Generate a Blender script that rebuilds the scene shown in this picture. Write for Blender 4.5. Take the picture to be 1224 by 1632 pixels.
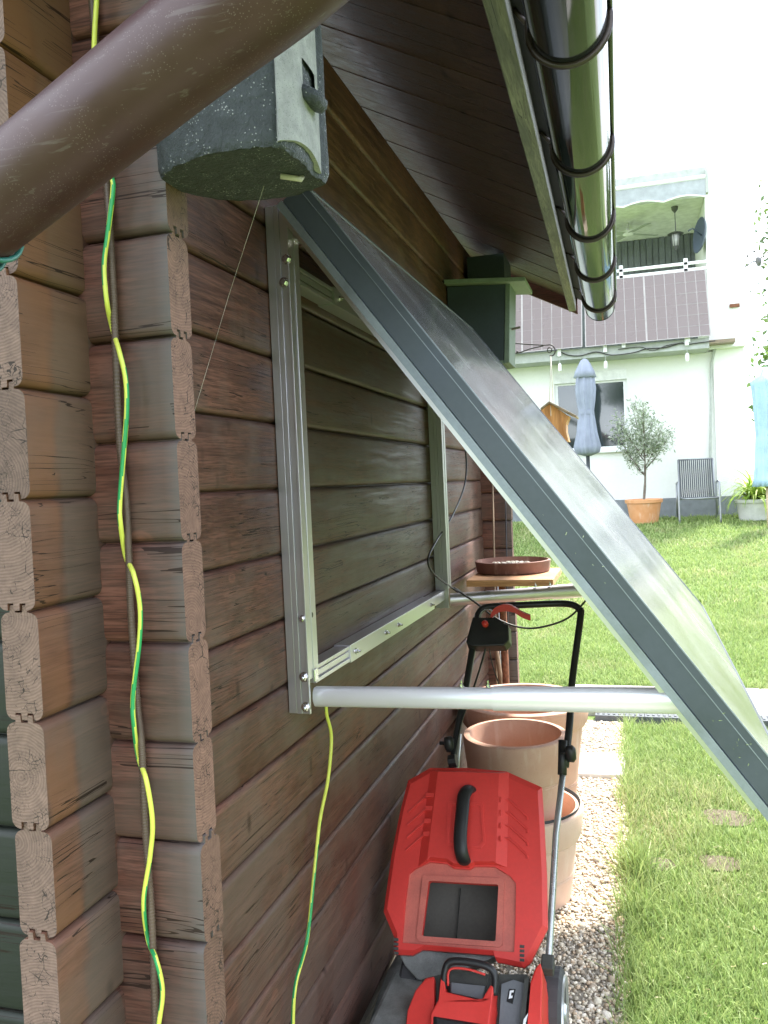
import bpy, bmesh, math, random
import numpy as np
from mathutils import Vector, Matrix
from mathutils.geometry import tessellate_polygon
random.seed(7); rng = np.random.default_rng(7)
S = bpy.context.scene
for o in list(bpy.data.objects): bpy.data.objects.remove(o)
col = S.collection

# ------------------------------------------------------------------ camera
F, YAW, PIT, ROL = 1330.57, .286569515, .0321246711, -.0448281199
CAM = np.array([.746059778, -1.05241850, 1.50063399])
_f = np.array([-math.sin(YAW)*math.cos(PIT), math.cos(YAW)*math.cos(PIT), -math.sin(PIT)])
_r0 = np.array([math.cos(YAW), math.sin(YAW), 0]); _u0 = np.cross(_r0, _f)
_r = math.cos(ROL)*_r0 + math.sin(ROL)*_u0; _u = -math.sin(ROL)*_r0 + math.cos(ROL)*_u0
cd = bpy.data.cameras.new('camera'); cam = bpy.data.objects.new('camera', cd); col.objects.link(cam)
cd.sensor_fit = 'HORIZONTAL'; cd.sensor_width = 36; cd.lens = 36*F/1224
cd.clip_start = .02; cd.clip_end = 500
M4 = Matrix.Identity(4)
for i in range(3):
    M4[i][0] = _r[i]; M4[i][1] = _u[i]; M4[i][2] = -_f[i]; M4[i][3] = CAM[i]
cam.matrix_world = M4
S.camera = cam

# ------------------------------------------------------------------ light
SUN = Vector((.27, .50, .82)).normalized()          # towards the sun
W = bpy.data.worlds.new('World'); S.world = W; W.use_nodes = True
nt = W.node_tree; nt.nodes.clear()
out = nt.nodes.new('ShaderNodeOutputWorld'); bg = nt.nodes.new('ShaderNodeBackground')
sky = nt.nodes.new('ShaderNodeTexSky'); sky.sky_type = 'NISHITA'; sky.sun_disc = False
sky.sun_elevation = math.asin(SUN.z); sky.sun_rotation = math.atan2(SUN.x, SUN.y)
sky.dust_density = 1.0
tc = nt.nodes.new('ShaderNodeTexCoord'); mp = nt.nodes.new('ShaderNodeMapping'); mp.inputs['Scale'].default_value = (1, 1, 2.6)
nz = nt.nodes.new('ShaderNodeTexNoise'); nz.inputs['Scale'].default_value = 2.3; nz.inputs['Detail'].default_value = 7; nz.inputs['Roughness'].default_value = .55
rp = nt.nodes.new('ShaderNodeValToRGB'); rp.color_ramp.elements[0].position = .40; rp.color_ramp.elements[1].position = .60
rp.color_ramp.elements[0].color = (.12, .12, .12, 1)
cl = nt.nodes.new('ShaderNodeMixRGB'); cl.inputs[2].default_value = (14.5, 15.6, 17.2, 1)
nt.links.new(tc.outputs['Generated'], mp.inputs[0]); nt.links.new(mp.outputs[0], nz.inputs['Vector'])
nt.links.new(nz.outputs[0], rp.inputs[0]); nt.links.new(rp.outputs[0], cl.inputs[0]); nt.links.new(sky.outputs[0], cl.inputs[1])
nt.links.new(cl.outputs[0], bg.inputs[0]); bg.inputs[1].default_value = .12
nt.links.new(bg.outputs[0], out.inputs[0])
sl = bpy.data.lights.new('sun', 'SUN'); sl.energy = 5.0; sl.angle = math.radians(5); sl.color = (1, .95, .87)
so = bpy.data.objects.new('sun', sl); col.objects.link(so)
so.rotation_euler = (-SUN).to_track_quat('-Z', 'Y').to_euler(); so.location = (3, 3, 12)
S.view_settings.view_transform = 'Standard'; S.view_settings.look = 'None'; S.view_settings.gamma = 1
S.view_settings.exposure = 1.5
S.render.engine = 'CYCLES'
S.cycles.max_bounces = 8; S.cycles.transparent_max_bounces = 8

# ------------------------------------------------------------------ measuring helpers: where a sight line meets a real plane
def _ray(u, v): return _f + _r*(u-612)/F - _u*(v-816)/F
def PX(u, v, x): d = _ray(u, v); return tuple(CAM + d*(x-CAM[0])/d[0])
def PY(u, v, y): d = _ray(u, v); return tuple(CAM + d*(y-CAM[1])/d[1])
def PZ(u, v, z): d = _ray(u, v); return tuple(CAM + d*(z-CAM[2])/d[2])
class Fr:
    """a plane in space with its own 2-D axes"""
    def __init__(s, o, x, y):
        s.o = np.array(o, float); s.x = np.array(x, float)/np.linalg.norm(x)
        y = np.array(y, float); y = y - s.x*(y@s.x); s.y = y/np.linalg.norm(y); s.n = np.cross(s.x, s.y)
    def px(s, u, v):
        d = _ray(u, v); t = ((s.o-CAM)@s.n)/(d@s.n); p = CAM + d*t - s.o
        return (p@s.x, p@s.y)
    def w(s, a, b, c=0): return tuple(s.o + s.x*a + s.y*b + s.n*c)

# ------------------------------------------------------------------ materials
MATS = {}
class NT:
    def __init__(s, name):
        s.m = bpy.data.materials.new(name); s.m.use_nodes = True; s.t = s.m.node_tree
        s.b = s.t.nodes['Principled BSDF']; s.tc = s.n('ShaderNodeTexCoord'); s.oi = s.n('ShaderNodeObjectInfo')
    def n(s, typ, **kw):
        x = s.t.nodes.new(typ)
        for k, v in kw.items(): setattr(x, k, v)
        return x
    def l(s, a, b): s.t.links.new(a, b)
    def inp(s, sock, v):
        if hasattr(v, 'is_output') or isinstance(v, bpy.types.NodeSocket): s.l(v, sock)
        else: sock.default_value = v
    def math(s, op, a, b=0., c=None, clamp=False):
        x = s.n('ShaderNodeMath', operation=op, use_clamp=clamp); s.inp(x.inputs[0], a); s.inp(x.inputs[1], b)
        if c is not None: s.inp(x.inputs[2], c)
        return x.outputs[0]
    def vmath(s, op, a, b):
        x = s.n('ShaderNodeVectorMath', operation=op); s.inp(x.inputs[0], a); s.inp(x.inputs[1], b); return x.outputs[0]
    def map(s, vec, scale=(1, 1, 1), loc=(0, 0, 0), rot=(0, 0, 0)):
        x = s.n('ShaderNodeMapping'); s.inp(x.inputs[0], vec); x.inputs['Scale'].default_value = scale
        x.inputs['Location'].default_value = loc; x.inputs['Rotation'].default_value = rot; return x.outputs[0]
    def noise(s, vec, sc, det=4, rough=.55, dist=0.):
        x = s.n('ShaderNodeTexNoise'); s.inp(x.inputs['Vector'], vec); x.inputs['Scale'].default_value = sc
        x.inputs['Detail'].default_value = det; x.inputs['Roughness'].default_value = rough; x.inputs['Distortion'].default_value = dist
        return x.outputs[0]
    def vor(s, vec, sc, feat='F1', out='Distance', rnd=1.):
        x = s.n('ShaderNodeTexVoronoi', feature=feat); s.inp(x.inputs['Vector'], vec); x.inputs['Scale'].default_value = sc
        x.inputs['Randomness'].default_value = rnd; return x.outputs[out]
    def ramp(s, f, stops, interp='LINEAR'):
        x = s.n('ShaderNodeValToRGB'); s.inp(x.inputs[0], f); r = x.color_ramp; r.interpolation = interp
        while len(r.elements) < len(stops): r.elements.new(.5)
        for e, (p, c) in zip(r.elements, stops):
            e.position = p; e.color = (c, c, c, 1) if isinstance(c, (int, float)) else (*c, 1)
        return x.outputs[0]
    def mix(s, f, a, b, mode='MIX'):
        x = s.n('ShaderNodeMixRGB', blend_type=mode); s.inp(x.inputs[0], f)
        for i, v in ((1, a), (2, b)): s.inp(x.inputs[i], (*v, 1) if isinstance(v, tuple) and len(v) == 3 else v)
        return x.outputs[0]
    def sep(s, v):
        x = s.n('ShaderNodeSeparateXYZ'); s.l(v, x.inputs[0]); return x.outputs
    def comb(s, a, b, c):
        x = s.n('ShaderNodeCombineXYZ')
        for i, v in enumerate((a, b, c)): s.inp(x.inputs[i], v)
        return x.outputs[0]
    def rndvec(s, k=37.):
        r = s.oi.outputs['Random']; a = s.math('MULTIPLY', r, k)
        return s.vmath('ADD', s.tc.outputs['Object'], s.comb(a, a, a))
    def fin(s, colr, rough=.6, bump=None, bs=.3, bd=.002, metal=0., spec=None, coat=0.):
        s.inp(s.b.inputs['Base Color'], (*colr, 1) if isinstance(colr, tuple) and len(colr) == 3 else colr)
        s.inp(s.b.inputs['Roughness'], rough); s.b.inputs['Metallic'].default_value = metal
        if spec is not None: s.b.inputs['Specular IOR Level'].default_value = spec
        if coat: s.b.inputs['Coat Weight'].default_value = coat; s.b.inputs['Coat Roughness'].default_value = .08
        if bump is not None:
            x = s.n('ShaderNodeBump'); x.inputs['Strength'].default_value = bs; x.inputs['Distance'].default_value = bd
            s.inp(x.inputs['Height'], bump); s.l(x.outputs[0], s.b.inputs['Normal'])
        return s.m

def plain(name, c, rough=.55, metal=0., var=.18, sc=9., bs=.12, bd=.001, spec=None, coat=0., dust=None, dsc=260.):
    if name in MATS: return MATS[name]
    t = NT(name); v = t.rndvec()
    n1 = t.noise(v, sc, 5); n2 = t.noise(v, sc*14, 3)
    f = t.ramp(n1, [(.3, 1-var), (.7, 1+var*.6)])
    c1 = t.mix(1., c, f, 'MULTIPLY')
    f2 = t.ramp(n2, [(.3, 1-var*.4), (.7, 1+var*.3)]); c1 = t.mix(1., c1, f2, 'MULTIPLY')
    if dust:
        d = t.vor(v, dsc); dm = t.math('MULTIPLY', t.math('LESS_THAN', d, .16), t.math('GREATER_THAN', t.noise(v, dsc*.12, 3), .5))
        c1 = t.mix(t.math('MULTIPLY', dm, .8), c1, dust)
    rr = t.ramp(n1, [(.3, max(0, rough-.07)), (.7, min(1, rough+.1))])
    MATS[name] = t.fin(c1, rr, n2, bs, bd, metal, spec, coat); return MATS[name]

def wood(name, axis, ca, cb, cd_, cracks=1., rough=.5, knots=True, zone=None, grooves=None, bs=.45, grey=None):
    """stained softwood, grain running along axis (0,1,2)"""
    t = NT(name); v = t.rndvec()
    sc = [1., 1., 1.]; sc[axis] = .055
    g = t.map(v, tuple(sc))
    warp = t.noise(t.map(v, (3, 3, 3)), 1.2, 2); vw = t.vmath('ADD', g, t.comb(*[t.math('MULTIPLY', warp, .012)]*3))
    fine = t.noise(vw, 330, 5, .6); med = t.noise(vw, 60, 4, .6, .3); big = t.noise(v, 3.2, 3)
    base = t.mix(t.ramp(med, [(.38, 0.), (.6, 1.)]), tuple(.85*x for x in ca), tuple(1.15*x for x in cb))
    base = t.mix(t.ramp(fine, [(.36, .7), (.58, 0.)]), base, cd_)
    base = t.mix(1., base, t.ramp(big, [(.3, .78), (.7, 1.22)]), 'MULTIPLY')
    rv = t.ramp(t.oi.outputs['Random'], [(0, .8), (1, 1.18)]); base = t.mix(1., base, rv, 'MULTIPLY')
    if grey is not None:   # weathered patches, more of them low down where rain and sun reach
        zz = t.math('MULTIPLY_ADD', t.sep(t.tc.outputs['Object'])[2], -.11, .17)
        gm = t.ramp(t.math('ADD', t.noise(v, 5., 4, .6), zz), [(.44, 0.), (.68, 1.)]); base = t.mix(t.math('MULTIPLY', gm, .62), base, grey)
    if knots:
        ks = [2.2]*3; ks[axis] = 1.35; kv = t.map(v, tuple(ks))
        kd = t.vor(kv, 3.4); kk = t.ramp(kd, [(.02, 1.), (.05, .35), (.075, .8), (.1, 0.)]); k2 = t.vor(t.map(v, tuple(3.4 if i == axis else 1.5 for i in range(3)), (5, 3, 8)), 3.1)
        base = t.mix(t.ramp(k2, [(.04, .75), (.13, 0.)]), base, tuple(.25*x for x in ca))
        base = t.mix(t.math('MULTIPLY', kk, .55), base, tuple(min(1, 2.2*x) for x in ca))
    if zone: base = zone(t, base)
    # long drying cracks
    cs = [1., 1., 1.]; cs[axis] = .018; cv = t.vmath('ADD', t.map(v, tuple(cs)), t.comb(*[t.math('MULTIPLY', warp, .01)]*3))
    cn = t.noise(cv, 85, 2, .4); cr = t.math('ABSOLUTE', t.math('SUBTRACT', cn, .5))
    cm = t.math('MULTIPLY', t.math('LESS_THAN', cr, .0065*cracks), t.math('GREATER_THAN', t.noise(t.map(v, tuple(1 if i != axis else .3 for i in range(3))), 9, 2), .50))
    base = t.mix(t.math('MULTIPLY', cm, .85), base, tuple(x*.12 for x in ca))
    h = t.math('SUBTRACT', t.math('ADD', t.math('MULTIPLY', fine, .5), med), t.math('MULTIPLY', cm, 2.5))
    rr = t.ramp(med, [(.3, rough-.08), (.7, rough+.14)])
    MATS[name] = t.fin(base, rr, h, bs, .0012, spec=.32); return MATS[name]

def endgrain(name, hax, ca, cb, crk=1., wid=.058):
    t = NT(name); G = t.sep(t.tc.outputs['Generated']); r = t.oi.outputs['Random']
    a = t.math('MULTIPLY', G[hax], wid); b = t.math('MULTIPLY', G[2], .15)
    cx = t.math('MULTIPLY_ADD', r, .05, -.005); cy = t.math('MULTIPLY_ADD', t.math('FRACT', t.math('MULTIPLY', r, 7.31)), .19, -.02)
    dx = t.math('SUBTRACT', a, cx); dy = t.math('SUBTRACT', b, cy)
    p = t.comb(dx, dy, t.math('MULTIPLY', r, 9.))
    wob = t.noise(p, 38, 3); rad = t.math('SQRT', t.math('ADD', t.math('MULTIPLY', dx, dx), t.math('MULTIPLY', dy, dy)))
    rad = t.math('MULTIPLY_ADD', wob, .008, rad)
    ring = t.math('SINE', t.math('MULTIPLY', rad, 1500)); ring2 = t.math('SINE', t.math('MULTIPLY', rad, 700))
    base = t.mix(t.math('MULTIPLY_ADD', ring, .34, .42), ca, cb)
    base = t.mix(t.math('MULTIPLY_ADD', ring2, .12, .14), base, tuple(x*.55 for x in ca))
    base = t.mix(1., base, t.ramp(t.noise(p, 55, 5, .7), [(.3, .75), (.7, 1.2)]), 'MULTIPLY')
    base = t.mix(1., base, t.ramp(t.math('FRACT', t.math('MULTIPLY', r, 3.7)), [(0, .82), (1, 1.15)]), 'MULTIPLY')
    ang = t.math('ARCTAN2', dy, dx)
    # radial checks and arcs along the rings
    wj = t.math('MULTIPLY', t.noise(p, 90, 2), .25)
    pv = t.comb(t.math('MULTIPLY', t.math('ADD', ang, wj), 3.2), t.math('MULTIPLY', rad, 26), t.math('MULTIPLY', r, 20))
    c1 = t.vor(pv, 2.6, 'DISTANCE_TO_EDGE'); m1 = t.math('LESS_THAN', c1, t.ramp(t.noise(p, 30, 2), [(.46, .0), (.7, .045)]))
    c2 = t.vor(t.vmath('ADD', p, t.comb(t.math('MULTIPLY', wob, .02), t.math('MULTIPLY', wob, .012), 0.)), 42, 'DISTANCE_TO_EDGE')
    m2 = t.math('LESS_THAN', c2, t.ramp(t.noise(p, 25, 2), [(.56-.1*(crk-.5), .0), (.75, .035)]))
    m = t.math('MAXIMUM', m1, m2)
    base = t.mix(t.math('MULTIPLY', m, .88), base, tuple(x*.1 for x in ca))
    h = t.math('SUBTRACT', t.math('ADD', t.math('MULTIPLY', ring, .12), t.math('MULTIPLY', t.noise(p, 300, 3), .5)), t.math('MULTIPLY', m, 3.))
    MATS[name] = t.fin(base, .8, h, .5, .0012); return MATS[name]

def zoneA(t, base):       # the part of the log that sticks out past the corner: fresh orange stain, then grey
    P = t.sep(t.tc.outputs['Object']); j = t.math('MULTIPLY', t.math('SUBTRACT', t.noise(t.map(t.rndvec(), (1, 1, .6)), 14, 3), .5), .05)
    y = t.math('ADD', P[1], j)
    o = t.ramp(t.math('MULTIPLY_ADD', y, 5., 1.), [(.26, 0.), (.30, 1.), (.54, 1.), (.61, 0.)])
    gz = t.ramp(t.math('MULTIPLY_ADD', y, 5., 1.), [(.58, 0.), (.64, 1.), (.99, 1.), (1., 0.)])
    hi = t.ramp(t.math('MULTIPLY', P[2], .4), [(.55, 0.), (.85, 1.)])  # upper log ends: warm light on them painted as stronger orange
    base = t.mix(t.math('MULTIPLY', gz, .5), base, (.115, .093, .078))
    strength = t.ramp(t.noise(t.rndvec(), 7, 3), [(.35, .25), (.6, .95)])
    base = t.mix(t.math('MULTIPLY', t.math('MULTIPLY', o, strength), .7), base, (.2, .088, .047))
    hz = t.math('MULTIPLY', hi, t.math('LESS_THAN', P[1], 0.))
    return t.mix(t.math('MULTIPLY', hz, .6), base, (.24, .11, .05))
def zoneB(t, base):       # crossing logs: reddish by the corner, sky light painted as grey towards the cut end, green black wall on the far side
    P = t.sep(t.tc.outputs['Object']); j = t.math('MULTIPLY', t.math('SUBTRACT', t.noise(t.rndvec(), 16, 3), .5), .05)
    x = t.math('MULTIPLY_ADD', t.math('ADD', P[0], j), 5., .1)
    base = t.mix(t.math('MULTIPLY', t.ramp(x, [(.36, 0.), (.6, 1.)]), .55), base, (.105, .086, .078))
    edge = t.ramp(t.math('MULTIPLY_ADD', P[0], 5., .1), [(.66, 0.), (.78, 1.)])
    base = t.mix(t.math('MULTIPLY', edge, .4), base, (.16, .16, .16))
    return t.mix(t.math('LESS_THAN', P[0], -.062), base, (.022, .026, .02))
def zoneW(t, base):       # long wall: olive band behind the panel frame, greenish reflected light painted in
    P = t.sep(t.tc.outputs['Object']); j = t.math('MULTIPLY', t.math('SUBTRACT', t.noise(t.rndvec(), 4, 3), .5), .5)
    y = t.math('ADD', P[1], j)
    m = t.ramp(t.math('MULTIPLY', y, .25), [(.17, 0.), (.24, 1.), (.55, 1.), (.62, 0.)])
    zz = t.ramp(t.math('MULTIPLY', P[2], .4), [(.34, 0.), (.44, 1.), (.79, 1.), (.83, 0.)])
    base = t.mix(t.math('MULTIPLY', t.math('MULTIPLY', t.math('MULTIPLY', m, zz), t.ramp(t.noise(t.map(t.rndvec(), (1, .25, 1)), 20, 4), [(.35, .5), (.65, 1.)])), .6), base, (.088, .08, .058))
    return zoneA(t, base)
BR1, BR2, BR3 = (.108, .046, .032), (.15, .066, .046), (.04, .018, .013)
wood('log_wall', 1, BR1, BR2, BR3, 1.1, .5, True, zoneW, grey=(.14, .10, .082))
wood('log_cross', 0, (.135, .052, .036), (.17, .072, .052), BR3, 2.4, .52, True, zoneB, grey=(.125, .09, .074))
endgrain('end_a', 0, (.225, .145, .115), (.14, .085, .066), .7); endgrain('end_b', 1, (.24, .13, .098), (.145, .073, .055), .35)
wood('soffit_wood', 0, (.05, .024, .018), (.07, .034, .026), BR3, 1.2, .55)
wood('barge_wood', 0, (.13, .045, .033), (.15, .05, .04), BR3, .5, .55, False)
wood('pale_batten', 1, (.17, .165, .125), (.24, .23, .17), (.09, .085, .06), .8, .6, False)
wood('board_wood', 0, (.46, .25, .13), (.56, .33, .18), (.3, .15, .08), .5, .5, False)
wood('feeder_wood', 2, (.62, .3, .11), (.7, .37, .15), (.45, .2, .08), .2, .5, False)
wood('roofboard_wood', 0, (.3, .24, .16), (.36, .28, .2), (.2, .15, .1), .4, .5, False)

def ironing():
    t = NT('downpipe_paint'); v = t.rndvec(); n = t.noise(v, 14, 5)
    c = t.mix(t.ramp(n, [(.35, 0.), (.65, 1.)]), (.050, .019, .021), (.068, .027, .029))
    d = t.vor(v, 420); m = t.math('MULTIPLY', t.math('LESS_THAN', d, .22), t.math('GREATER_THAN', t.noise(v, 30, 4), .5))
    c = t.mix(t.math('MULTIPLY', m, .28), c, (.28, .22, .22))
    g = t.ramp(t.noise(v, 7, 4), [(.48, 0.), (.66, 1.)]); c = t.mix(t.math('MULTIPLY', g, .15), c, (.05, .05, .035))
    sc = t.noise(t.map(v, (1, 30, 30)), 7, 3); c = t.mix(t.ramp(sc, [(.62, 0.), (.7, .25)]), c, (.2, .17, .17))
    MATS['pipe'] = t.fin(c, t.ramp(n, [(.3, .34), (.7, .5)]), t.noise(v, 300, 2), .06, .0005, spec=.42)
ironing()
plain('gutter_paint', (.014, .015, .018), .05, 0, .15, 5, .02, .0004, spec=.35)
plain('strap_metal', (.05, .035, .03), .32, .3, .2, 20)
def alu(name, c, rough=.33, metal=.85):
    t = NT(name); v = t.rndvec()
    st = t.noise(t.map(v, (1, 1, 1)), 40, 4); sm = t.noise(v, 9, 5, .65)
    cc = t.mix(t.ramp(sm, [(.3, 0.), (.8, .06)]), c, tuple(x*.8 for x in c))
    MATS[name] = t.fin(cc, t.ramp(st, [(.2, rough), (.8, rough+.01)]), None, .02, .0003, metal)
alu('aluminium', (.66, .645, .69)); alu('aluminium_tube', (.9, .89, .92), .3, .45); alu('rail_dark', (.42, .43, .42), .42, .6)
plain('frame_grey', (.085, .098, .122), .36, .35, .12, 6, .05, .0004, dust=None)
plain('frame_bead', (.28, .31, .36), .4, .6)
plain('bolt_steel', (.7, .7, .7), .2, 1.)
def glass():
    t = NT('panel_glass'); v = t.rndvec(); P = t.sep(t.tc.outputs['Object'])
    c = (.03, .032, .038)
    hz = t.noise(v, 3.2, 5, .6)
    fz = t.noise(t.map(v, (1, 1, 1)), 420, 3)
    dust = t.ramp(hz, [(.35, .18), (.7, .5)])
    cc = t.mix(t.math('MULTIPLY', dust, t.ramp(fz, [(.3, .5), (.7, 1.2)])), c, (.38, .38, .37))
    MATS['panel_glass'] = t.fin(cc, t.ramp(hz, [(.3, .17), (.7, .30)]), fz, .10, .0004, 0., .7, .35)
glass()
plain('backsheet', (.6, .6, .58), .5)
plain('black_plastic', (.018, .018, .019), .42, 0, .2, 12, .1)
plain('grey_plastic', (.14, .145, .155), .45, 0, .15, 10)
plain('red_plastic', (.66, .045, .036), .42, 0, .10, 7, .25, .0006, spec=.45)
plain('red_dusty', (.56, .14, .105), .6, 0, .2, 16, .2, .001)
plain('deck_grey', (.2, .21, .2), .6, 0, .4, 25)
plain('dusty_black', (.055, .055, .048), .7, 0, .35, 20)
plain('silver_tube', (.52, .54, .54), .3, .7)
plain('handle_black', (.022, .023, .024), .35)
def terra(name, c, c2):
    t = NT(name); v = t.rndvec(); n = t.noise(v, 6, 6, .6)
    cc = t.mix(t.ramp(n, [(.35, 0.), (.7, 1.)]), c, c2); cc = t.mix(t.ramp(t.noise(t.map(v, (1, 1, .25)), 22, 4), [(.55, 0.), (.7, .35)]), cc, (.72, .6, .5))
    cc = t.mix(t.ramp(t.noise(v, 240, 2), [(.64, 0.), (.72, .4)]), cc, tuple(x*.6 for x in c))
    MATS[name] = t.fin(cc, .75, t.noise(v, 120, 4), .15, .001)
terra('terracotta', (.52, .30, .215), (.58, .37, .275)); terra('terracotta_pale', (.64, .43, .32), (.7, .51, .4)); terra('terracotta_orange', (.6, .27, .11), (.66, .34, .17))
terra('dish_clay', (.17, .085, .065), (.24, .12, .09))
plain('grey_planter', (.5, .5, .46), .7)
plain('white_wall', (.80, .80, .77), .85, 0, .05, 2, .2, .002)
plain('white_paint', (.8, .8, .8), .4, 0, .04); plain('plinth_grey', (.22, .235, .25), .8)
plain('slab_grey', (.42, .44, .41), .8); plain('soffit_white', (.8, .8, .79), .8)
plain('balcony_dark', (.17, .185, .2), .8, 0, .25, 3); plain('awning_cloth', (.36, .38, .4), .8)
plain('window_glass', (.02, .03, .03), .02, 0, .1, 1, .0, .0001, spec=1., coat=1.)
plain('lantern_metal', (.12, .12, .12), .5, .4); plain('lantern_glass', (.45, .45, .42), .3)
plain('dish_blue', (.07, .09, .12), .5); plain('cell_brown', (.19, .145, .145), .25, 0, .06, 3, .0, .0001); plain('cell_line', (.42, .38, .38), .4)
plain('parasol_grey', (.27, .295, .37), .85, 0, .15, 6); plain('parasol_blue', (.36, .52, .66), .8, 0, .2, 5); plain('parasol_blue_dark', (.06, .12, .24), .8)
plain('pole_dark', (.06, .065, .07), .4); plain('pole_wood', (.5, .38, .26), .6)
plain('sling_grey', (.075, .08, .085), .6); plain('chair_metal', (.3, .31, .32), .35, .6)
plain('birdbox_green', (.028, .042, .045), .6, 0, .25, 10); plain('birdbox_pale', (.13, .17, .12), .6, 0, .25, 10); plain('birdbox_roof', (.22, .27, .19), .6)
plain('wire_dark', (.05, .045, .045), .5, .3); plain('cord_white', (.75, .72, .66), .8); plain('rust', (.24, .10, .055), .85, .1, .5, 60, .4)
plain('bark', (.18, .15, .12), .9, 0, .4, 30, .5, .003); plain('bamboo', (.28, .19, .12), .6); plain('teal_cover', (.25, .42, .36), .5, 0, .3, 6, .5, .01)
plain('cable_black', (.02, .02, .02), .4); plain('cable_yellow', (.72, .76, .12), .4, 0, .06); plain('cable_green', (.03, .35, .11), .4, 0, .06)
plain('hose_brown', (.12, .08, .06), .4); plain('hose_green', (.02, .16, .13), .35); plain('stone_pale', (.5, .46, .39), .85, 0, .25, 12, .5, .003)
plain('rubber_edge', (.11, .12, .13), .8, 0, .2, 20, .5, .002); plain('tyre', (.06, .06, .062), .75, 0, .2, 30)
def blacktar():
    t = NT('box_black'); v = t.rndvec(); n = t.noise(v, 60, 5, .7); n2 = t.noise(v, 190, 4, .7)
    d = t.vor(v, 230); m = t.math('MULTIPLY', t.math('LESS_THAN', t.math('ADD', d, t.math('MULTIPLY', t.noise(v, 900, 2), .4)), .42), t.math('GREATER_THAN', t.noise(v, 30, 5, .7), .52))
    c = t.mix(t.ramp(n, [(.35, 0.), (.7, 1.)]), (.028, .034, .036), (.055, .065, .072)); c = t.mix(t.math('MULTIPLY', m, .75), c, (.42, .43, .42))
    MATS['box_black'] = t.fin(c, .5, t.math('ADD', n, n2), .9, .006)
    t = NT('box_grey'); v = t.rndvec(); n = t.noise(v, 40, 6, .7)
    c = t.mix(t.ramp(n, [(.3, 0.), (.7, 1.)]), (.24, .242, .24), (.4, .4, .39)); d = t.vor(v, 300)
    c = t.mix(t.math('MULTIPLY', t.math('LESS_THAN', d, .2), .5), c, (.1, .1, .1))
    MATS['box_grey'] = t.fin(c, .9, t.noise(v, 260, 4, .7), .7, .003)
blacktar()
def vcol(name, rough, attr='tint', trans=0.):
    t = NT(name); a = t.n('ShaderNodeAttribute', attribute_name=attr)
    m = t.fin(a.outputs['Color'], rough)
    if trans:
        tr = t.n('ShaderNodeBsdfTranslucent'); t.l(a.outputs['Color'], tr.inputs[0]); mx = t.n('ShaderNodeMixShader'); mx.inputs[0].default_value = trans
        o = [x for x in t.t.nodes if x.type == 'OUTPUT_MATERIAL'][0]; t.l(t.b.outputs[0], mx.inputs[1]); t.l(tr.outputs[0], mx.inputs[2]); t.l(mx.outputs[0], o.inputs[0])
    MATS[name] = m
vcol('grass_blades', .55, trans=.35); vcol('leaves', .5, trans=.3); vcol('pebbles', .75)
def grounds():
    t = NT('lawn_ground'); v = t.tc.outputs['Object']
    n = t.noise(v, 1.3, 5, .6); n2 = t.noise(v, 60, 4, .7)
    c = t.mix(t.ramp(n, [(.35, 0.), (.65, 1.)]), (.10, .18, .03), (.16, .23, .05)); c = t.mix(t.ramp(n2, [(.45, .0), (.7, .5)]), c, (.045, .075, .02))
    MATS['lawn_ground'] = t.fin(c, .9, n2, 1., .02)
    t = NT('soil'); v = t.tc.outputs['Object']; n = t.noise(v, 40, 5, .7)
    MATS['soil'] = t.fin(t.mix(n, (.2, .17, .13), (.36, .32, .26)), .95, n, 1., .01)
    t = NT('soil_dark'); v = t.tc.outputs['Object']; n = t.noise(v, 60, 5, .7)
    MATS['soil_dark'] = t.fin(t.mix(n, (.07, .055, .035), (.17, .14, .09)), .95, n, 1., .01)
    t = NT('paving'); v = t.tc.outputs['Object']; n = t.noise(v, 8, 6, .6); n2 = t.noise(v, 150, 3)
    MATS['paving'] = t.fin(t.mix(n, (.46, .44, .41), (.58, .56, .53)), .85, n2, .5, .003)
grounds()

# ------------------------------------------------------------------ mesh helpers
def wloc(o):
    p = Vector((0, 0, 0))
    while o: p += o.location; o = o.parent
    return p
def put(name, verts, faces, mat, parent=None, smooth=False, mi=None, origin=None, bevel=0):
    me = bpy.data.meshes.new(name)
    verts = np.array(verts, float).reshape(-1, 3)
    if parent is not None: org = np.array(wloc(parent))
    elif origin is not None: org = np.array(origin, float)
    else: org = np.array([(verts[:, 0].min()+verts[:, 0].max())/2, (verts[:, 1].min()+verts[:, 1].max())/2, verts[:, 2].min()])
    me.from_pydata([tuple(p) for p in verts-org], [], faces)
    for m in (mat if isinstance(mat, (list, tuple)) else [mat]): me.materials.append(MATS[m])
    if mi is not None: me.polygons.foreach_set('material_index', mi)
    if smooth is True: me.polygons.foreach_set('use_smooth', [True]*len(faces))
    me.update()
    bm = bmesh.new(); bm.from_mesh(me); bmesh.ops.recalc_face_normals(bm, faces=bm.faces)
    bm.to_mesh(me); bm.free()
    if smooth == 'auto':
        me.polygons.foreach_set('use_smooth', [True]*len(me.polygons)); me.set_sharp_from_angle(angle=math.radians(38))
    o = bpy.data.objects.new(name, me); col.objects.link(o)
    if parent is not None: o.parent = parent
    else: o.location = tuple(org)
    if bevel:
        b = o.modifiers.new('bevel', 'BEVEL'); b.width = bevel; b.segments = 2; b.limit_method = 'ANGLE'; b.angle_limit = math.radians(35)
    return o
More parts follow.
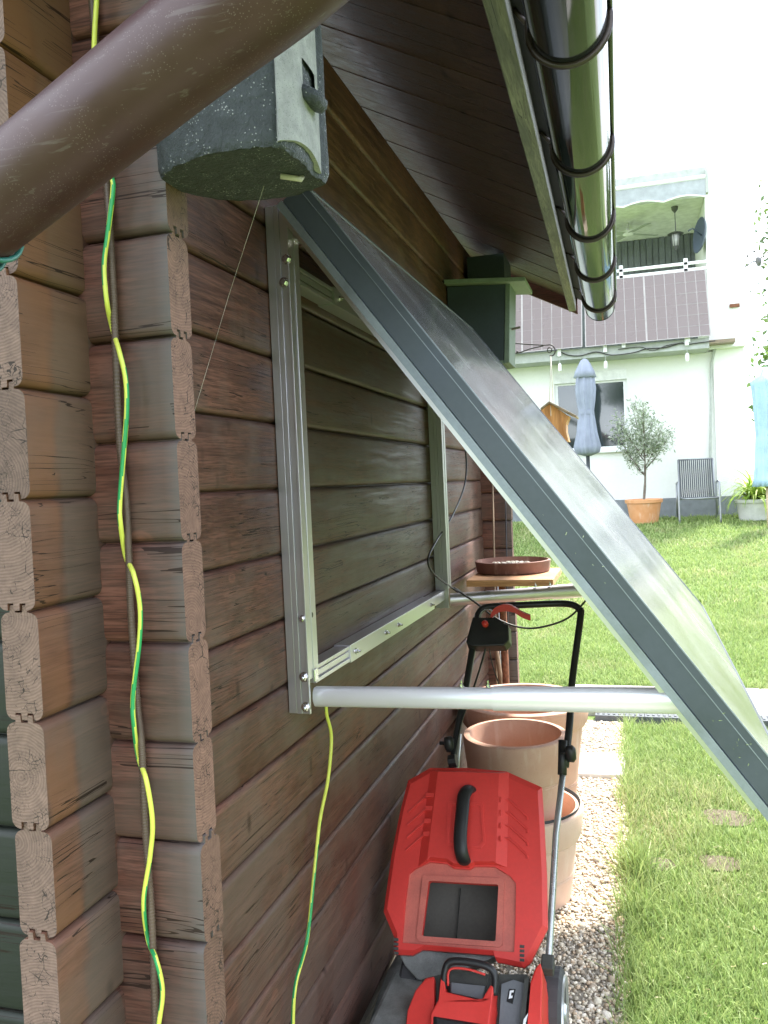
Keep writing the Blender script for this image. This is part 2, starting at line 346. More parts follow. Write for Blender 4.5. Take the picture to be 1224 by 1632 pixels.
class MB:
    def __init__(s): s.v = []; s.f = []; s.m = []
    def add(s, v, f, m=0):
        k = len(s.v); s.v += [tuple(p) for p in v]; s.f += [tuple(i+k for i in q) for q in f]; s.m += [m]*len(f) if isinstance(m, int) else list(m)
    def box(s, a, b, m=0):
        x0, y0, z0 = a; x1, y1, z1 = b
        s.add([(x0,y0,z0),(x1,y0,z0),(x1,y1,z0),(x0,y1,z0),(x0,y0,z1),(x1,y0,z1),(x1,y1,z1),(x0,y1,z1)],
              [(3,2,1,0),(4,5,6,7),(0,1,5,4),(1,2,6,5),(2,3,7,6),(3,0,4,7)], m)
    def obox(s, c, ax, ay, az, m=0):
        """box from centre and three half-axis vectors"""
        c, ax, ay, az = map(np.array, (c, ax, ay, az))
        s.add([c+i*ax+j*ay+k*az for k in (-1, 1) for i, j in ((-1,-1),(1,-1),(1,1),(-1,1))],
              [(3,2,1,0),(4,5,6,7),(0,1,5,4),(1,2,6,5),(2,3,7,6),(3,0,4,7)], m)
    def tube(s, pts, r, n=10, m=0, cap=True, stripe=None, flat=1.):
        P = [np.array(p, float) for p in pts]; R = r if hasattr(r, '__len__') else [r]*len(P)
        T = []
        for i in range(len(P)):
            d = P[min(i+1, len(P)-1)] - P[max(i-1, 0)]; T.append(d/(np.linalg.norm(d)+1e-12))
        a = np.array([0, 0, 1.]) if abs(T[0][2]) < .9 else np.array([1., 0, 0]); u = np.cross(T[0], a); u /= np.linalg.norm(u)
        V = []; Fc = []; Mi = []
        for i, p in enumerate(P):
            u = u - T[i]*(u@T[i]); u /= np.linalg.norm(u); w = np.cross(T[i], u)
            for k in range(n):
                t = 2*math.pi*k/n; V.append(p + R[i]*(math.cos(t)*u + flat*math.sin(t)*w))
        for i in range(len(P)-1):
            for k in range(n):
                Fc.append((i*n+k, i*n+(k+1) % n, (i+1)*n+(k+1) % n, (i+1)*n+k))
                Mi.append(stripe(i, k, n) if stripe else m)
        if cap: Fc += [tuple(range(n))[::-1], tuple((len(P)-1)*n+k for k in range(n))]; Mi += [m, m]
        s.add(V, Fc, Mi)
    def lathe(s, c, prof, n=32, m=0, wob=None, axis=(0, 0, 1), caps=(True, True)):
        A = np.array(axis, float); A /= np.linalg.norm(A); B = np.array([1., 0, 0]) if abs(A[0]) < .9 else np.array([0, 1., 0])
        B = B - A*(A@B); B /= np.linalg.norm(B); C = np.cross(A, B); V = []; Fc = []; c = np.array(c, float)
        for j, (r, z) in enumerate(prof):
            for k in range(n):
                t = 2*math.pi*k/n; q = r*(wob(t, j) if wob else 1); V.append(c + A*z + q*(math.cos(t)*B+math.sin(t)*C))
        for j in range(len(prof)-1):
            for k in range(n): Fc.append((j*n+k, j*n+(k+1) % n, (j+1)*n+(k+1) % n, (j+1)*n+k))
        if caps[0]: Fc.append(tuple(range(n))[::-1])
        if caps[1]: Fc.append(tuple((len(prof)-1)*n+k for k in range(n)))
        s.add(V, Fc, m)
    def prism(s, fr, outer, d0, d1, holes=(), m=0, top=None):
        """polygon in frame fr, from depth d0 to d1 along its normal, with real holes; top = outline at d1 if it differs"""
        top = top or outer
        loops = [list(outer)] + [list(h) for h in holes]; tl = [list(top)] + [list(h) for h in holes]
        tris = tessellate_polygon([[Vector((a, b, 0)) for a, b in L] for L in loops])
        flat = [p for L in loops for p in L]; ft = [p for L in tl for p in L]; n = len(flat)
        V = [fr.w(a, b, d0) for a, b in flat] + [fr.w(a, b, d1) for a, b in ft]
        Fc = [tuple(t)[::-1] for t in tris] + [tuple(i+n for i in t) for t in tris]; k = 0
        for L in loops:
            for i in range(len(L)): j = (i+1) % len(L); Fc.append((k+i, k+j, n+k+j, n+k+i))
            k += len(L)
        s.add(V, Fc, m)
    def build(s, name, mat, parent=None, smooth=False, origin=None, bevel=0):
        return put(name, s.v, s.f, mat, parent, smooth, s.m, origin, bevel)
def empty(name, loc, label, cat, group=None):
    o = bpy.data.objects.new(name, None); col.objects.link(o); o.location = loc; o.empty_display_size = .1
    o['label'] = label; o['category'] = cat
    if group: o['group'] = group
    return o
def tag(o, label=None, cat=None, group=None, kind=None):
    for k, v in (('label', label), ('category', cat), ('group', group), ('kind', kind)):
        if v: o[k] = v
    return o
def spl(pts, k=8):
    """Catmull-Rom through the points"""
    P = [np.array(p, float) for p in pts]; P = [2*P[0]-P[1]] + P + [2*P[-1]-P[-2]]; o = []
    for i in range(1, len(P)-2):
        a, b, c, d = P[i-1:i+3]
        for j in range(k):
            t = j/k; o.append(.5*((2*b)+(c-a)*t+(2*a-5*b+4*c-d)*t*t+(3*b-a-3*c+d)*t**3))
    o.append(P[-2]); return o

# ================================================================== GROUND
def gz(x, y):
    t = max(0., min(1., (y-4.95)/8.05)); return .76*t if y < 13 else .76
def ground_sheet():
    xs = [-60, -20, -8, -3, -1, .2, .66, 1.5, 3, 6, 10, 20, 60]; ys = [-60, -20, -5, 0, 2, 4.2, 4.95, 6, 8, 10, 12, 13, 14, 20, 40, 120]
    V = [(x, y, gz(x, y)) for y in ys for x in xs]; n = len(xs)
    Fc = [(j*n+i, j*n+i+1, (j+1)*n+i+1, (j+1)*n+i) for j in range(len(ys)-1) for i in range(n-1)]
    tag(put('lawn', V, Fc, 'lawn_ground', origin=(0, 0, 0)), kind='structure')
ground_sheet()
b = MB(); b.box((-.4, -1.2, -.05), (.69, 4.16, .006)); tag(b.build('gravel_bed', 'soil'), kind='structure')
b = MB()
for i in range(9):
    x0 = .30+i*.62; b.box((x0, 4.27, -.05), (x0+.612, 4.95, .03+.003*(i % 2)))
tag(b.build('path', 'paving', bevel=.004), kind='structure')
def scatter_mesh(name, tv, tf, pos, rot, scl, cols, mat):
    """many small pieces of one loose material as ONE mesh"""
    n = len(pos); k = len(tv); tv = np.array(tv)
    V = np.einsum('nij,kj->nki', rot, tv*1.)*1.
    V = (np.einsum('nij,nkj->nki', rot, tv[None]*scl[:, None, :]) + pos[:, None, :]).reshape(-1, 3)
    tf = np.array(tf); Fc = (tf[None]+(np.arange(n)*k)[:, None, None]).reshape(-1, tf.shape[1])
    me = bpy.data.meshes.new(name); me.vertices.add(len(V)); me.vertices.foreach_set('co', V.ravel())
    m = tf.shape[1]; me.loops.add(Fc.size); me.loops.foreach_set('vertex_index', Fc.ravel())
    me.polygons.add(len(Fc)); me.polygons.foreach_set('loop_start', np.arange(len(Fc))*m)
    me.polygons.foreach_set('use_smooth', np.ones(len(Fc), bool)); me.update(calc_edges=True)
    at = me.color_attributes.new('tint', 'FLOAT_COLOR', 'POINT'); C = np.ones((n, k, 4)); C[:, :, :3] = cols[:, None, :] if cols.ndim == 2 else cols
    at.data.foreach_set('color', C.ravel()); me.materials.append(MATS[mat])
    o = bpy.data.objects.new(name, me); col.objects.link(o); return o
def rots(n, tilt):
    a = rng.uniform(0, 2*np.pi, n); t = rng.normal(0, tilt, n); p = rng.uniform(0, 2*np.pi, n)
    ca, sa, ct, st = np.cos(a), np.sin(a), np.cos(t), np.sin(t)
    Rz = np.zeros((n, 3, 3)); Rz[:, 0, 0] = ca; Rz[:, 0, 1] = -sa; Rz[:, 1, 0] = sa; Rz[:, 1, 1] = ca; Rz[:, 2, 2] = 1
    Rx = np.zeros((n, 3, 3)); Rx[:, 0, 0] = 1; Rx[:, 1, 1] = ct; Rx[:, 1, 2] = -st; Rx[:, 2, 1] = st; Rx[:, 2, 2] = ct
    cp, sp = np.cos(p), np.sin(p); R2 = np.zeros((n, 3, 3)); R2[:, 0, 0] = cp; R2[:, 0, 1] = -sp; R2[:, 1, 0] = sp; R2[:, 1, 1] = cp; R2[:, 2, 2] = 1
    return Rz @ Rx @ R2
def pebbles():
    bm = bmesh.new(); bmesh.ops.create_icosphere(bm, subdivisions=1, radius=1); tv = [tuple(v.co) for v in bm.verts]; tf = [[v.index for v in f.verts] for f in bm.faces]; bm.free()
    tv = np.array(tv); tv = tv*(1+rng.uniform(-.12, .12, (len(tv), 1)))
    n = 21000; x = rng.uniform(.22, .69, n)+rng.normal(0, .008, n); y = rng.uniform(.5, 4.12, n)
    s = rng.lognormal(math.log(.0058), .34, n)
    pos = np.stack([x, y, .004+rng.uniform(0, .008, n)+s*.25], 1); scl = np.stack([s, s*rng.uniform(.6, .95, n), s*rng.uniform(.4, .7, n)], 1)
    pal = np.array([1.22, 1.14, 1.02])*np.array([[.62, .57, .49], [.5, .46, .4], [.72, .69, .62], [.42, .36, .3], [.33, .31, .29], [.56, .45, .35], [.66, .63, .6]])
    c = pal[rng.integers(0, len(pal), n)]*rng.uniform(.8, 1.15, (n, 1))
    tag(scatter_mesh('gravel', tv, tf, pos, rots(n, .3), scl, c, 'pebbles'), kind='stuff')
pebbles()
def vnoise(x, y, s, seed=0):
    r = np.random.default_rng(seed); g = r.random((64, 64)); X = (x*s) % 63; Y = (y*s) % 63; i = X.astype(int); j = Y.astype(int); fx = X-i; fy = Y-j
    fx = fx*fx*(3-2*fx); fy = fy*fy*(3-2*fy)
    return (g[i, j]*(1-fx)+g[i+1, j]*fx)*(1-fy)+(g[i, j+1]*(1-fx)+g[i+1, j+1]*fx)*fy
def grass():
    # one blade: bent strip of 7 verts
    tv = [(-.5, 0, 0), (.5, 0, 0), (-.42, .10, .4), (.42, .10, .4), (-.28, .32, .75), (.28, .32, .75), (0, .62, 1.)]
    tf = [(0, 1, 3), (0, 3, 2), (2, 3, 5), (2, 5, 4), (4, 5, 6)]
    X = []; Y = []; H = []; Wd = []; 
    def patch(n, x0, x1, y0, y1, h, w, taper=None):
        x = rng.uniform(x0, x1, n); y = rng.uniform(y0, y1, n)
        X.append(x); Y.append(y); H.append(h*rng.lognormal(0, .3, n)*(.7+.6*vnoise(x, y, 4, 3))); Wd.append(w*rng.uniform(.7, 1.3, n))
    patch(52000, .68, 1.75, .9, 4.08, .040, .0033); patch(12000, 1.75, 3.2, 1.5, 4.08, .042, .0045)
    patch(62000, -.7, 2.6, 4.98, 7.2, .040, .0048); patch(16000, 2.6, 4.5, 4.98, 7.4, .05, .007)
    patch(46000, -1., 3.6, 7.2, 10, .045, .009); patch(36000, -1.4, 4.4, 10, 13.1, .045, .012)
    patch(1500, .655, .72, .9, 4.1, .07, .0036)
    x = np.concatenate(X); y = np.concatenate(Y); h = np.concatenate(H); w = np.concatenate(Wd)
    # long tufts along the gravel edge
    for cx, cy, k, hh in ((.73, 2.16, 260, .13), (.73, 1.85, 160, .10), (.75, 1.45, 90, .06), (.71, 2.9, 140, .08), (.66, 3.4, 120, .08), (.70, 3.9, 120, .07), (.95, 4.06, 90, .05), (.75, 1.2, 80, .06)):
        x = np.append(x, cx+rng.normal(0, .03, k)); y = np.append(y, cy+rng.normal(0, .05, k)); h = np.append(h, hh*rng.uniform(.5, 1.3, k)); w = np.append(w, np.full(k, .0042))
    n = len(x)
    bare = vnoise(x, y, 2.4, 11)*.65+vnoise(x, y, 7, 12)*.35
    sp = [(1.1, 2.75, .09), (1.03, 2.3, .07), (.80, 2.25, .06), (1.3, 2.4, .06)]
    keep = np.ones(n, bool)
    for sx, sy, sr in sp: keep &= ~((np.hypot(x-sx, (y-sy)*.8) < sr) & (rng.random(n) < .75))
    x, y, h, w, bare = x[keep], y[keep], h[keep], w[keep], bare[keep]; n = len(x)
    z = .76*np.clip((y-4.95)/8.05, 0, 1)-.003
    pos = np.stack([x, y, z], 1); scl = np.stack([w, h*.9, h], 1)
    t = rng.random(n)[:, None]; g1 = np.array([.18, .30, .07]); g2 = np.array([.40, .50, .17]); dry = np.array([.58, .52, .30])
    c = g1*(1-t)+g2*t; d = (np.clip((bare-.5)*2.2, 0, 1)*.6+.12)[:, None]*(rng.random((n, 1)) < .6); c = c*(1-d)+dry*d
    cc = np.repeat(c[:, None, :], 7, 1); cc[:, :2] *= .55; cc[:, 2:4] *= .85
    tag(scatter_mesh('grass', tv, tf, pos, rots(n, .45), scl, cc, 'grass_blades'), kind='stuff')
grass()
b = MB()
for (cx, cy, rx, ry) in ((1.1, 2.75, .1, .11), (1.03, 2.3, .08, .08), (.80, 2.25, .06, .07), (1.3, 2.4, .06, .06)):
    ring = [(cx+rx*math.cos(a)*(1+.2*math.sin(3*a+cx)), cy+ry*math.sin(a)*(1+.2*math.cos(2*a)), .006) for a in np.linspace(0, 2*math.pi, 14, endpoint=False)]
    b.add([(cx, cy, .011)]+ring, [(0, 1+i, 1+(i+1) % 14) for i in range(14)])
tag(b.build('bare_soil', 'soil_dark'), kind='structure')

# ================================================================== LOG CABIN
H, TH = .146, .058; Z0 = 1.5038; BO = .5237*H
cabin = empty('log_cabin', (0, 0, 0), 'dark brown log cabin with crossed corner logs, wide eave and glossy brown gutter', 'cabin')
def logprof():
    """closed outline (across thickness a, height b): rounded long edges, double tongue on top, double groove below"""
    t = TH; h = H; r = .013; P = []
    def arc(cx, cy, a0, a1, n=4):
        for i in range(n+1):
            a = math.radians(a0+(a1-a0)*i/n); P.append((cx+r*math.cos(a), cy+r*math.sin(a)))
    P += [(r, .0)]; P += [(.0142, .0), (.0145, .0095), (.0235, .0095), (.024, .0), (.033, .0), (.0335, .0095), (.0425, .0095), (.043, .0)]
    arc(t-r, r, -90, 0); arc(t-r, h-r-.0030, 0, 90)
    P += [(.0425, h-.0030), (.0415, h+.0068), (.0350, h+.0068), (.034, h-.0030), (.0235, h-.0030), (.0225, h+.0068), (.0155, h+.0068), (.0145, h-.0030)]
    arc(r, h-r-.0030, 90, 180); arc(r, r, 180, 270)
    out_ = []
    for p in P:
        if not out_ or math.hypot(p[0]-out_[-1][0], p[1]-out_[-1][1]) > 1e-5: out_.append(p)
    if math.hypot(out_[0][0]-out_[-1][0], out_[0][1]-out_[-1][1]) < 1e-5: out_.pop()
    return out_
LP = logprof()
def logbeam(kind, z, e0, e1, face, mats):
    n = len(LP); V = []; nseg = 1
    for e in (e0, e1):
        for a, c in LP:
            if kind == 'y': V.append((face-TH+a, e, z+c))
            else: V.append((e, face+TH-a, z+c))
    Fc = [(i, (i+1) % n, n+(i+1) % n, n+i) for i in range(n)]; mi = [0]*n
    tri = tessellate_polygon([[Vector((a, c, 0)) for a, c in LP]])
    Fc += [tuple(t) for t in tri] + [tuple(i+n for i in t) for t in tri]; mi += [1]*(2*len(tri))
    o = put('wall_log', V, Fc, list(mats), cabin, 'auto', None)
    for p in o.data.polygons: p.material_index = 1 if abs(p.normal[1 if kind == 'y' else 0]) > .95 else 0
    return o
for k in range(-10, 8):
    z = Z0 + k*H
    random.seed(k+50)
    logbeam('y', z, -.141+random.uniform(-.003, .003), 3.46+random.uniform(-.003, .003), 0., ('log_wall', 'end_a'))
for k in range(-10, 9):
    z = Z0 + (k-1)*H + BO
    if z < .02: continue
    random.seed(k+90)
    logbeam('x', z, -2.2, .137+random.uniform(-.003, .003), 0.0, ('log_cross', 'end_b'))
    if k < 8: logbeam('x', z, -2.2, .152+random.uniform(-.003, .003), 3.30, ('log_cross', 'end_b'))
b = MB(); b.box((-.09, .03, -.05), (-.012, 3.33, Z0-10*H+.004)); b.build('foundation_kerb', 'stone_pale', cabin)
def skew(b, k=.0165):
    b.v = [(x+(3.5-y)*k*min(1., max(0, x/.5)), y, z) for x, y, z in b.v]
# roof: slope falls towards +x
SL = math.atan(.53); ZR = 2.71
def rz(x): return ZR - .53*x
Y0R, Y1R = -.62, 3.61
b = MB(); bw = .094; y = Y0R
d = np.array([math.cos(SL), 0, -math.sin(SL)]); nrm = np.array([math.sin(SL), 0, math.cos(SL)])
i = 0
while y < Y1R-.01:
    y2 = min(y+bw, Y1R); L = 2.5; c = np.array([-1.75, (y+y2)/2, rz(-1.75)]) + d*1.27 + nrm*.0095
    b.obox(c+nrm*(.0008*(i % 3)), d*1.27, (0, (y2-y)/2-.0022, 0), nrm*.009); y = y2; i += 1
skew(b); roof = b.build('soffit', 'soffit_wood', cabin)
b = MB(); c = np.array([-1.75, (Y0R+Y1R)/2, rz(-1.75)]) + d*1.29 + nrm*.032
b.obox(c, d*1.29, (0, (Y1R-Y0R)/2+.01, 0), nrm*.012)
skew(b); b.build('roof', 'tyre', cabin)
b = MB(); b.box((.468, Y0R-.02, 2.392), (.506, Y1R, 2.452)); skew(b); b.build('eave_batten', 'pale_batten', cabin, bevel=.003)
# barge board under the far roof edge
fb = Fr((0, Y1R-.002, 0), (1, 0, 0), (0, 0, 1))
b = MB(); b.prism(fb, [(-.6, rz(-.6)-.075), (.512, rz(.512)-.062), (.512, rz(.512)+.02), (-.6, rz(-.6)+.02)], -.022, .0)
b.build('barge_board', 'barge_wood', cabin)
# gutter: half round shell
GX, GZ, GR = .630, 2.408, .0765
def gut(r, a0=180, a1=372, n=26):
    return [(GX+r*math.cos(math.radians(a0+(a1-a0)*i/n)), GZ+r*math.sin(math.radians(a0+(a1-a0)*i/n))) for i in range(n+1)]
def shell(b, y0, y1, ro, ri, a0=180, a1=372, n=26):
    A = gut(ro, a0, a1, n); B = gut(ri, a0, a1, n)[::-1]; P = A+B; m = len(P)
    V = [(x, y0, z) for x, z in P]+[(x, y1, z) for x, z in P]
    Fc = [(i, (i+1) % m, m+(i+1) % m, m+i) for i in range(m)]
    for e in (0, m): Fc += [(e+i, e+i+1, e+m-2-i, e+m-1-i) for i in range(n)]
    b.add(V, Fc)
b = MB(); shell(b, Y0R-.06, 3.62, GR, GR-.0025)
b.tube([(GX+GR+.004, y, GZ+.022) for y in (Y0R-.06, 3.62)], .0085, 12); b.tube([(GX-GR, y, GZ+.0) for y in (Y0R-.06, 3.62)], .004, 8)
for yy in (3.62,):
    A = gut(GR+.002); b.add([(x, yy, z) for x, z in A]+[(x, yy+.004, z) for x, z in A], [tuple(range(len(A))), tuple(range(len(A), 2*len(A)))[::-1]]+[(i, i+1, len(A)+i+1, len(A)+i) for i in range(len(A)-1)])
skew(b, .0108); gutter = b.build('gutter', 'gutter_paint', cabin, 'auto')
for yy in (.06, .702, 1.339, 2.011, 2.653, 3.343):
    b = MB(); b.tube([(x, yy, z) for x, z in gut(GR+.004, 165, 375, 22)], .0050, 8, flat=1.6); b.tube([(GX-GR-.008, yy, GZ+.02), (GX-GR-.03, yy, GZ+.05), (.5, yy, GZ+.055)], .006, 6)
    skew(b, .0108); b.build('gutter_bracket', 'strap_metal', gutter, True)
# downpipe crossing in front of the corner
p0, p1 = np.array([.172, -.374, 1.790]), np.array([.372, -.392, 1.874]); dd = p1-p0
pts = [p0-dd*2.6+np.array([0, 0, -.45]), p0-dd*2.3+np.array([0, 0, -.06]), p0-dd*1.9, p0, p1, p1+dd*.95]
pts = [p0-dd*.95+np.array([-.02, .0, -.5]), p0-dd*.9+np.array([-.02, 0, -.08])] + [p0-dd*.62+np.array([-.01, 0, -.012]), p0-dd*.4, p0, p1, p1+dd*.8, np.array([.61, -.41, 2.03]), np.array([.63, -.41, 2.12]), np.array([.63, -.41, 2.345])]
b = MB(); b.tube(spl(pts, 8), .0445, 40); b.build('downpipe', 'pipe', cabin, True)
b = MB(); ax = dd/np.linalg.norm(dd); e1 = np.cross(ax, (0, 1, 0)); e1 /= np.linalg.norm(e1); e2 = np.cross(ax, e1)
cc = p0-dd*.30
b.tube([cc+ax*(.004*a)+(.0475)*(math.cos(a)*e1+math.sin(a)*e2) for a in np.linspace(0, 4*math.pi, 60)], .0028, 8)
b.tube(spl([cc+.0475*e1, cc+.055*e1-ax*.03, cc+.05*e1-ax*.09+np.array([0, .01, 0])], 6), .0028, 8)
tag(b.build('garden_wire', 'hose_green', None, True), 'teal green coated wire wound round the brown downpipe', 'wire')

# ================================================================== BLACK NEST BOX by the corner
def nestbox():
    zb, zt = 1.935, 2.30
    plan = [(.140, -.020), (.168, -.045), (.208, -.063), (.252, -.073), (.300, -.070), (.336, -.058)]
    front = [(.336, -.058), (.347, -.030), (.350, .004), (.349, .036), (.345, .066)]
    rear = [(.345, .066), (.350, .088), (.332, .104), (.300, .116), (.250, .120), (.200, .108), (.155, .070), (.140, .040)]
    r = empty('nest_box', (.245, .02, zb), 'black tarred concrete nest box with pale grey front, high on the cabin corner', 'nest box')
    # body, dense loops with lumpy rim
    P = plan[:-1]+front[:-1]+rear; P = [np.array(p) for p in spl([(*p, 0) for p in P]+[(*P[0], 0)], 4)][:-1]
    n = len(P); V = []; Fc = []; zs = [0, .004, .012, .03]+list(np.linspace(.06, zt-zb, 9)); cx, cy = .245, .02
    nf0 = (len(plan)-1)*4; nf1 = nf0+(len(front)-1)*4
    for z in zs:
        for i, p in enumerate(P):
            k = 1-.045*max(0, 1-z/.012)**2; q = (p[:2]-(cx, cy))*k; j = random.uniform(-.0012, .0012)
            q = q*(1+j/.1); f = .965 if nf0 <= i < nf1 else 1.
            V.append((cx+q[0]*f, cy+q[1], zb+z+random.uniform(-.0015, .0015)*(z < .05)))
    for j in range(len(zs)-1):
        for i in range(n): Fc.append((j*n+i, j*n+(i+1) % n, (j+1)*n+(i+1) % n, (j+1)*n+i))
    Fc.append(tuple(range(n))[::-1]); Fc.append(tuple((len(zs)-1)*n+i for i in range(n)))
    put('box_body', V, Fc, 'box_black', r, 'auto')
    # grey front plate with entrance hole
    fr_ = spl([(*p, 0) for p in front], 5); b = MB(); zp0, zp1 = zb+.006, zt-.004
    nz_ = 14; hole_z = zb+.112; m = len(fr_); hc = m*.62
    VV = []; FF = []
    for s_, off in ((0, .0022), (1, -.012)):
        for j in range(nz_+1):
            z = zp0+(zp1-zp0)*j/nz_
            for i, p in enumerate(fr_):
                q = np.array(p[:2])-(cx, cy); q = q/np.linalg.norm(q)*(np.linalg.norm(q)+off); VV.append((cx+q[0], cy+q[1], z+(.012*math.sin(math.pi*i/(m-1)) if j == 0 else 0)))
    w = (nz_+1)*m
    def ishole(j, i): 
        z = zp0+(zp1-zp0)*(j+.5)/nz_; return (abs(z-hole_z) < .020) and (abs(i+.5-hc) < m*.2)
    for j in range(nz_):
        for i in range(m-1):
            if ishole(j, i): continue
            a = j*m+i; FF.append((a, a+1, a+m+1, a+m)); FF.append((w+a, w+a+m, w+a+m+1, w+a+1))
    for i in range(m-1): FF.append((i, w+i, w+i+1, i+1)); a = nz_*m+i; FF.append((a, a+1, w+a+1, w+a))
    for j in range(nz_): a = j*m; FF.append((a, a+m, w+a+m, w+a)); a = j*m+m-1; FF.append((a, w+a, w+a+m, a+m))
    f = put('front_plate', VV, FF, 'box_grey', r, 'auto')
    b = MB(); pc = np.array([.352, .018, hole_z-.028]); b.lathe(pc, [(.003, -.006), (.018, -.004), (.021, .004), (.019, .012), (.008, .016)], 18, axis=(.5, 0, .86), wob=lambda t, j: 1+.3*abs(math.sin(t)))
    b.build('landing_lip', 'box_black', r, True)
    b = MB(); b.tube([(.30, .03, zb-.003), (.325, .045, zb-.006), (.325, .047, zb-.002)], .004, 8); b.build('latch', 'stone_pale', r, True)
    b = MB(); b.tube([(.20, .03, zt-.01), (.16, .03, zt+.05), (.137, .03, zt+.08)], .005, 8); b.build('hanger', 'wire_dark', r, True)
nestbox()

# ================================================================== SOLAR PANEL ON ITS TILT FRAME
NT_, NB = np.array(PY(482, 288, .585)), np.array([1.030, .585, .898])
FT, FB_ = np.array([.156, 2.35, 2.124]), np.array([1.006, 2.35, .978])
U = (FT-NT_+FB_-NB)/2; Vv = (NB-NT_+FB_-FT)/2
fp = Fr(NT_, U, Vv)                      # normal = U x V
if fp.n[2] < 0: pass
UP = fp.n if fp.n[2] > 0 else -fp.n
LU, LV = np.linalg.norm(U), np.linalg.norm(Vv); ctr = (NT_+NB+FT+FB_)/4
def pp(a, b_, c=0): # a along length 0..1, b down slope 0..1, c metres above the glass edge plane
    return (NT_*(1-a)+FT*a)*(1-b_)+(NB*(1-a)+FB_*a)*b_+UP*c
panel = empty('solar_module', tuple(pp(.5, 1, -.05)), 'large solar panel tilted out from the cabin wall on an aluminium frame', 'solar panel')
T = .058
def qbox(b, a0, a1, b0, b1, c0, c1, m=0):
    V = [pp(a, q, c) for c in (c0, c1) for a, q in ((a0, b0), (a1, b0), (a1, b1), (a0, b1))]
    b.add(V, [(3,2,1,0),(4,5,6,7),(0,1,5,4),(1,2,6,5),(2,3,7,6),(3,0,4,7)], m)
b = MB(); ea = .012/LU; eb = .012/LV
qbox(b, 0, ea, 0, 1, -T, 0); qbox(b, 1-ea, 1, 0, 1, -T, 0); qbox(b, ea, 1-ea, 0, eb, -T, 0); qbox(b, ea, 1-ea, 1-eb, 1, -T, 0)
fr = b.build('panel_frame', 'frame_grey', panel, bevel=.0012)
b = MB(); e = .0012/LU
qbox(b, -e, 0, .0, 1, -.0165, -.0150); qbox(b, -e, .001, 0, 1, -.0015, .0009); qbox(b, -.004/LU, .03/LU, .0, 1, -T-.017, -T-.001)
b.build('frame_bead', 'frame_bead', fr)
b = MB(); qbox(b, ea, 1-ea, eb, 1-eb, -.0055, -.0018); b.build('glass', 'panel_glass', panel)
b = MB(); qbox(b, ea, 1-ea, eb, 1-eb, -.0085, -.0060); b.build('back_sheet', 'backsheet', panel)
b = MB(); qbox(b, .46, .54, .08, .16, -.03, -.0088); b.build('junction_box', 'black_plastic', panel, bevel=.003)
# scratches: small raised burrs on the near edge of the frame
b = MB(); random.seed(3)
for i in range(26):
    q = random.choice([random.gauss(.60, .035), random.gauss(.895, .02)]); c = -T*random.uniform(.1, .8); L = random.uniform(.003, .012)
    p = pp(-.0015/LU, q, c); dv = Vv/LV*L*.3+UP*L*random.uniform(-.6, 1); wv = Vv/LV*.0007
    b.add([p-wv, p+wv, p+dv+wv*.3, p+dv-wv*.3], [(0, 1, 2, 3)])
b.build('scratch_marks', 'bolt_steel', fr)

mount = empty('mounting_frame', (.03, 1.4, 1.0), 'silver aluminium rails, cross bars and struts screwed to the cabin wall under the panel', 'mounting frame')
def rail(y0, z0, z1, mat='aluminium'):
    b = MB(); w = .052; d2 = .085
    # open profile: front web facing the camera, side flange with a groove
    b.box((.002, y0, z0), (.0205, y0+.003, z1)); b.box((.0215, y0-.0015, z0), (.0335, y0+.003, z1)); b.box((.0345, y0, z0), (.0485, y0+.003, z1))
    b.box((.020, y0+.0032, z0+.001), (.036, y0+.006, z1-.001)); b.box((.0485, y0-.003, z0), (.0535, y0+.004, z1))
    b.box((.0500, y0+.0042, z0+.075), (.0530, y0+.0605, z1)); b.box((.0455, y0+.0045, z0+.075), (.0498, y0+.013, z1)); b.box((.0531, y0+.028, z0+.075), (.0545, y0+.0315, z1))
    b.box((.002, y0+.0035, z0+.002), (.0048, y0+.0605, z1-.002))
    return b.build('rail', mat, mount, bevel=.0006)
RY = .655
r1 = rail(RY, 1.002, 2.12); r2 = rail(2.14, 1.008, 2.12, 'rail_dark')
def bolt(p, ax, parent=mount, r=.0085, nut=True):
    b = MB(); b.lathe(p, [(r*1.35, 0), (r*1.35, .0015)], 16, axis=ax); b.lathe(np.array(p)+np.array(ax)*.0016, [(r, 0), (r, .005), (r*.7, .0062)], 6, axis=ax)
    if nut: b.lathe(np.array(p)+np.array(ax)*.0079, [(r*.5, 0), (r*.5, .006), (r*.3, .007)], 10, axis=ax)
    b.build('bolt', 'bolt_steel', parent, False)
for u, v in ((485, 1079), (488, 1127)): bolt(PY(u, v, RY-.001), (0, -1, 0))
for u, v in ((457, 413), (453, 450)): bolt(PY(u, v, RY-.001), (0, -1, 0), nut=False)
for u, v in ((482, 986),): bolt(PY(u, v, RY-.001), (0, -1, 0), r=.006, nut=False)
b = MB(); q = PX(497, 980, .0532); b.lathe(q, [(.006, 0), (.006, .0008)], 16, axis=(1, 0, 0)); b.build('bolt_hole', 'black_plastic', mount)
b = MB(); q = np.array(PX(503, 1075, .0545)); b.box((.0546, q[1]-.011, q[2]-.014), (.0575, q[1]+.011, q[2]+.014)); b.build('clamp', 'bolt_steel', mount, bevel=.002)
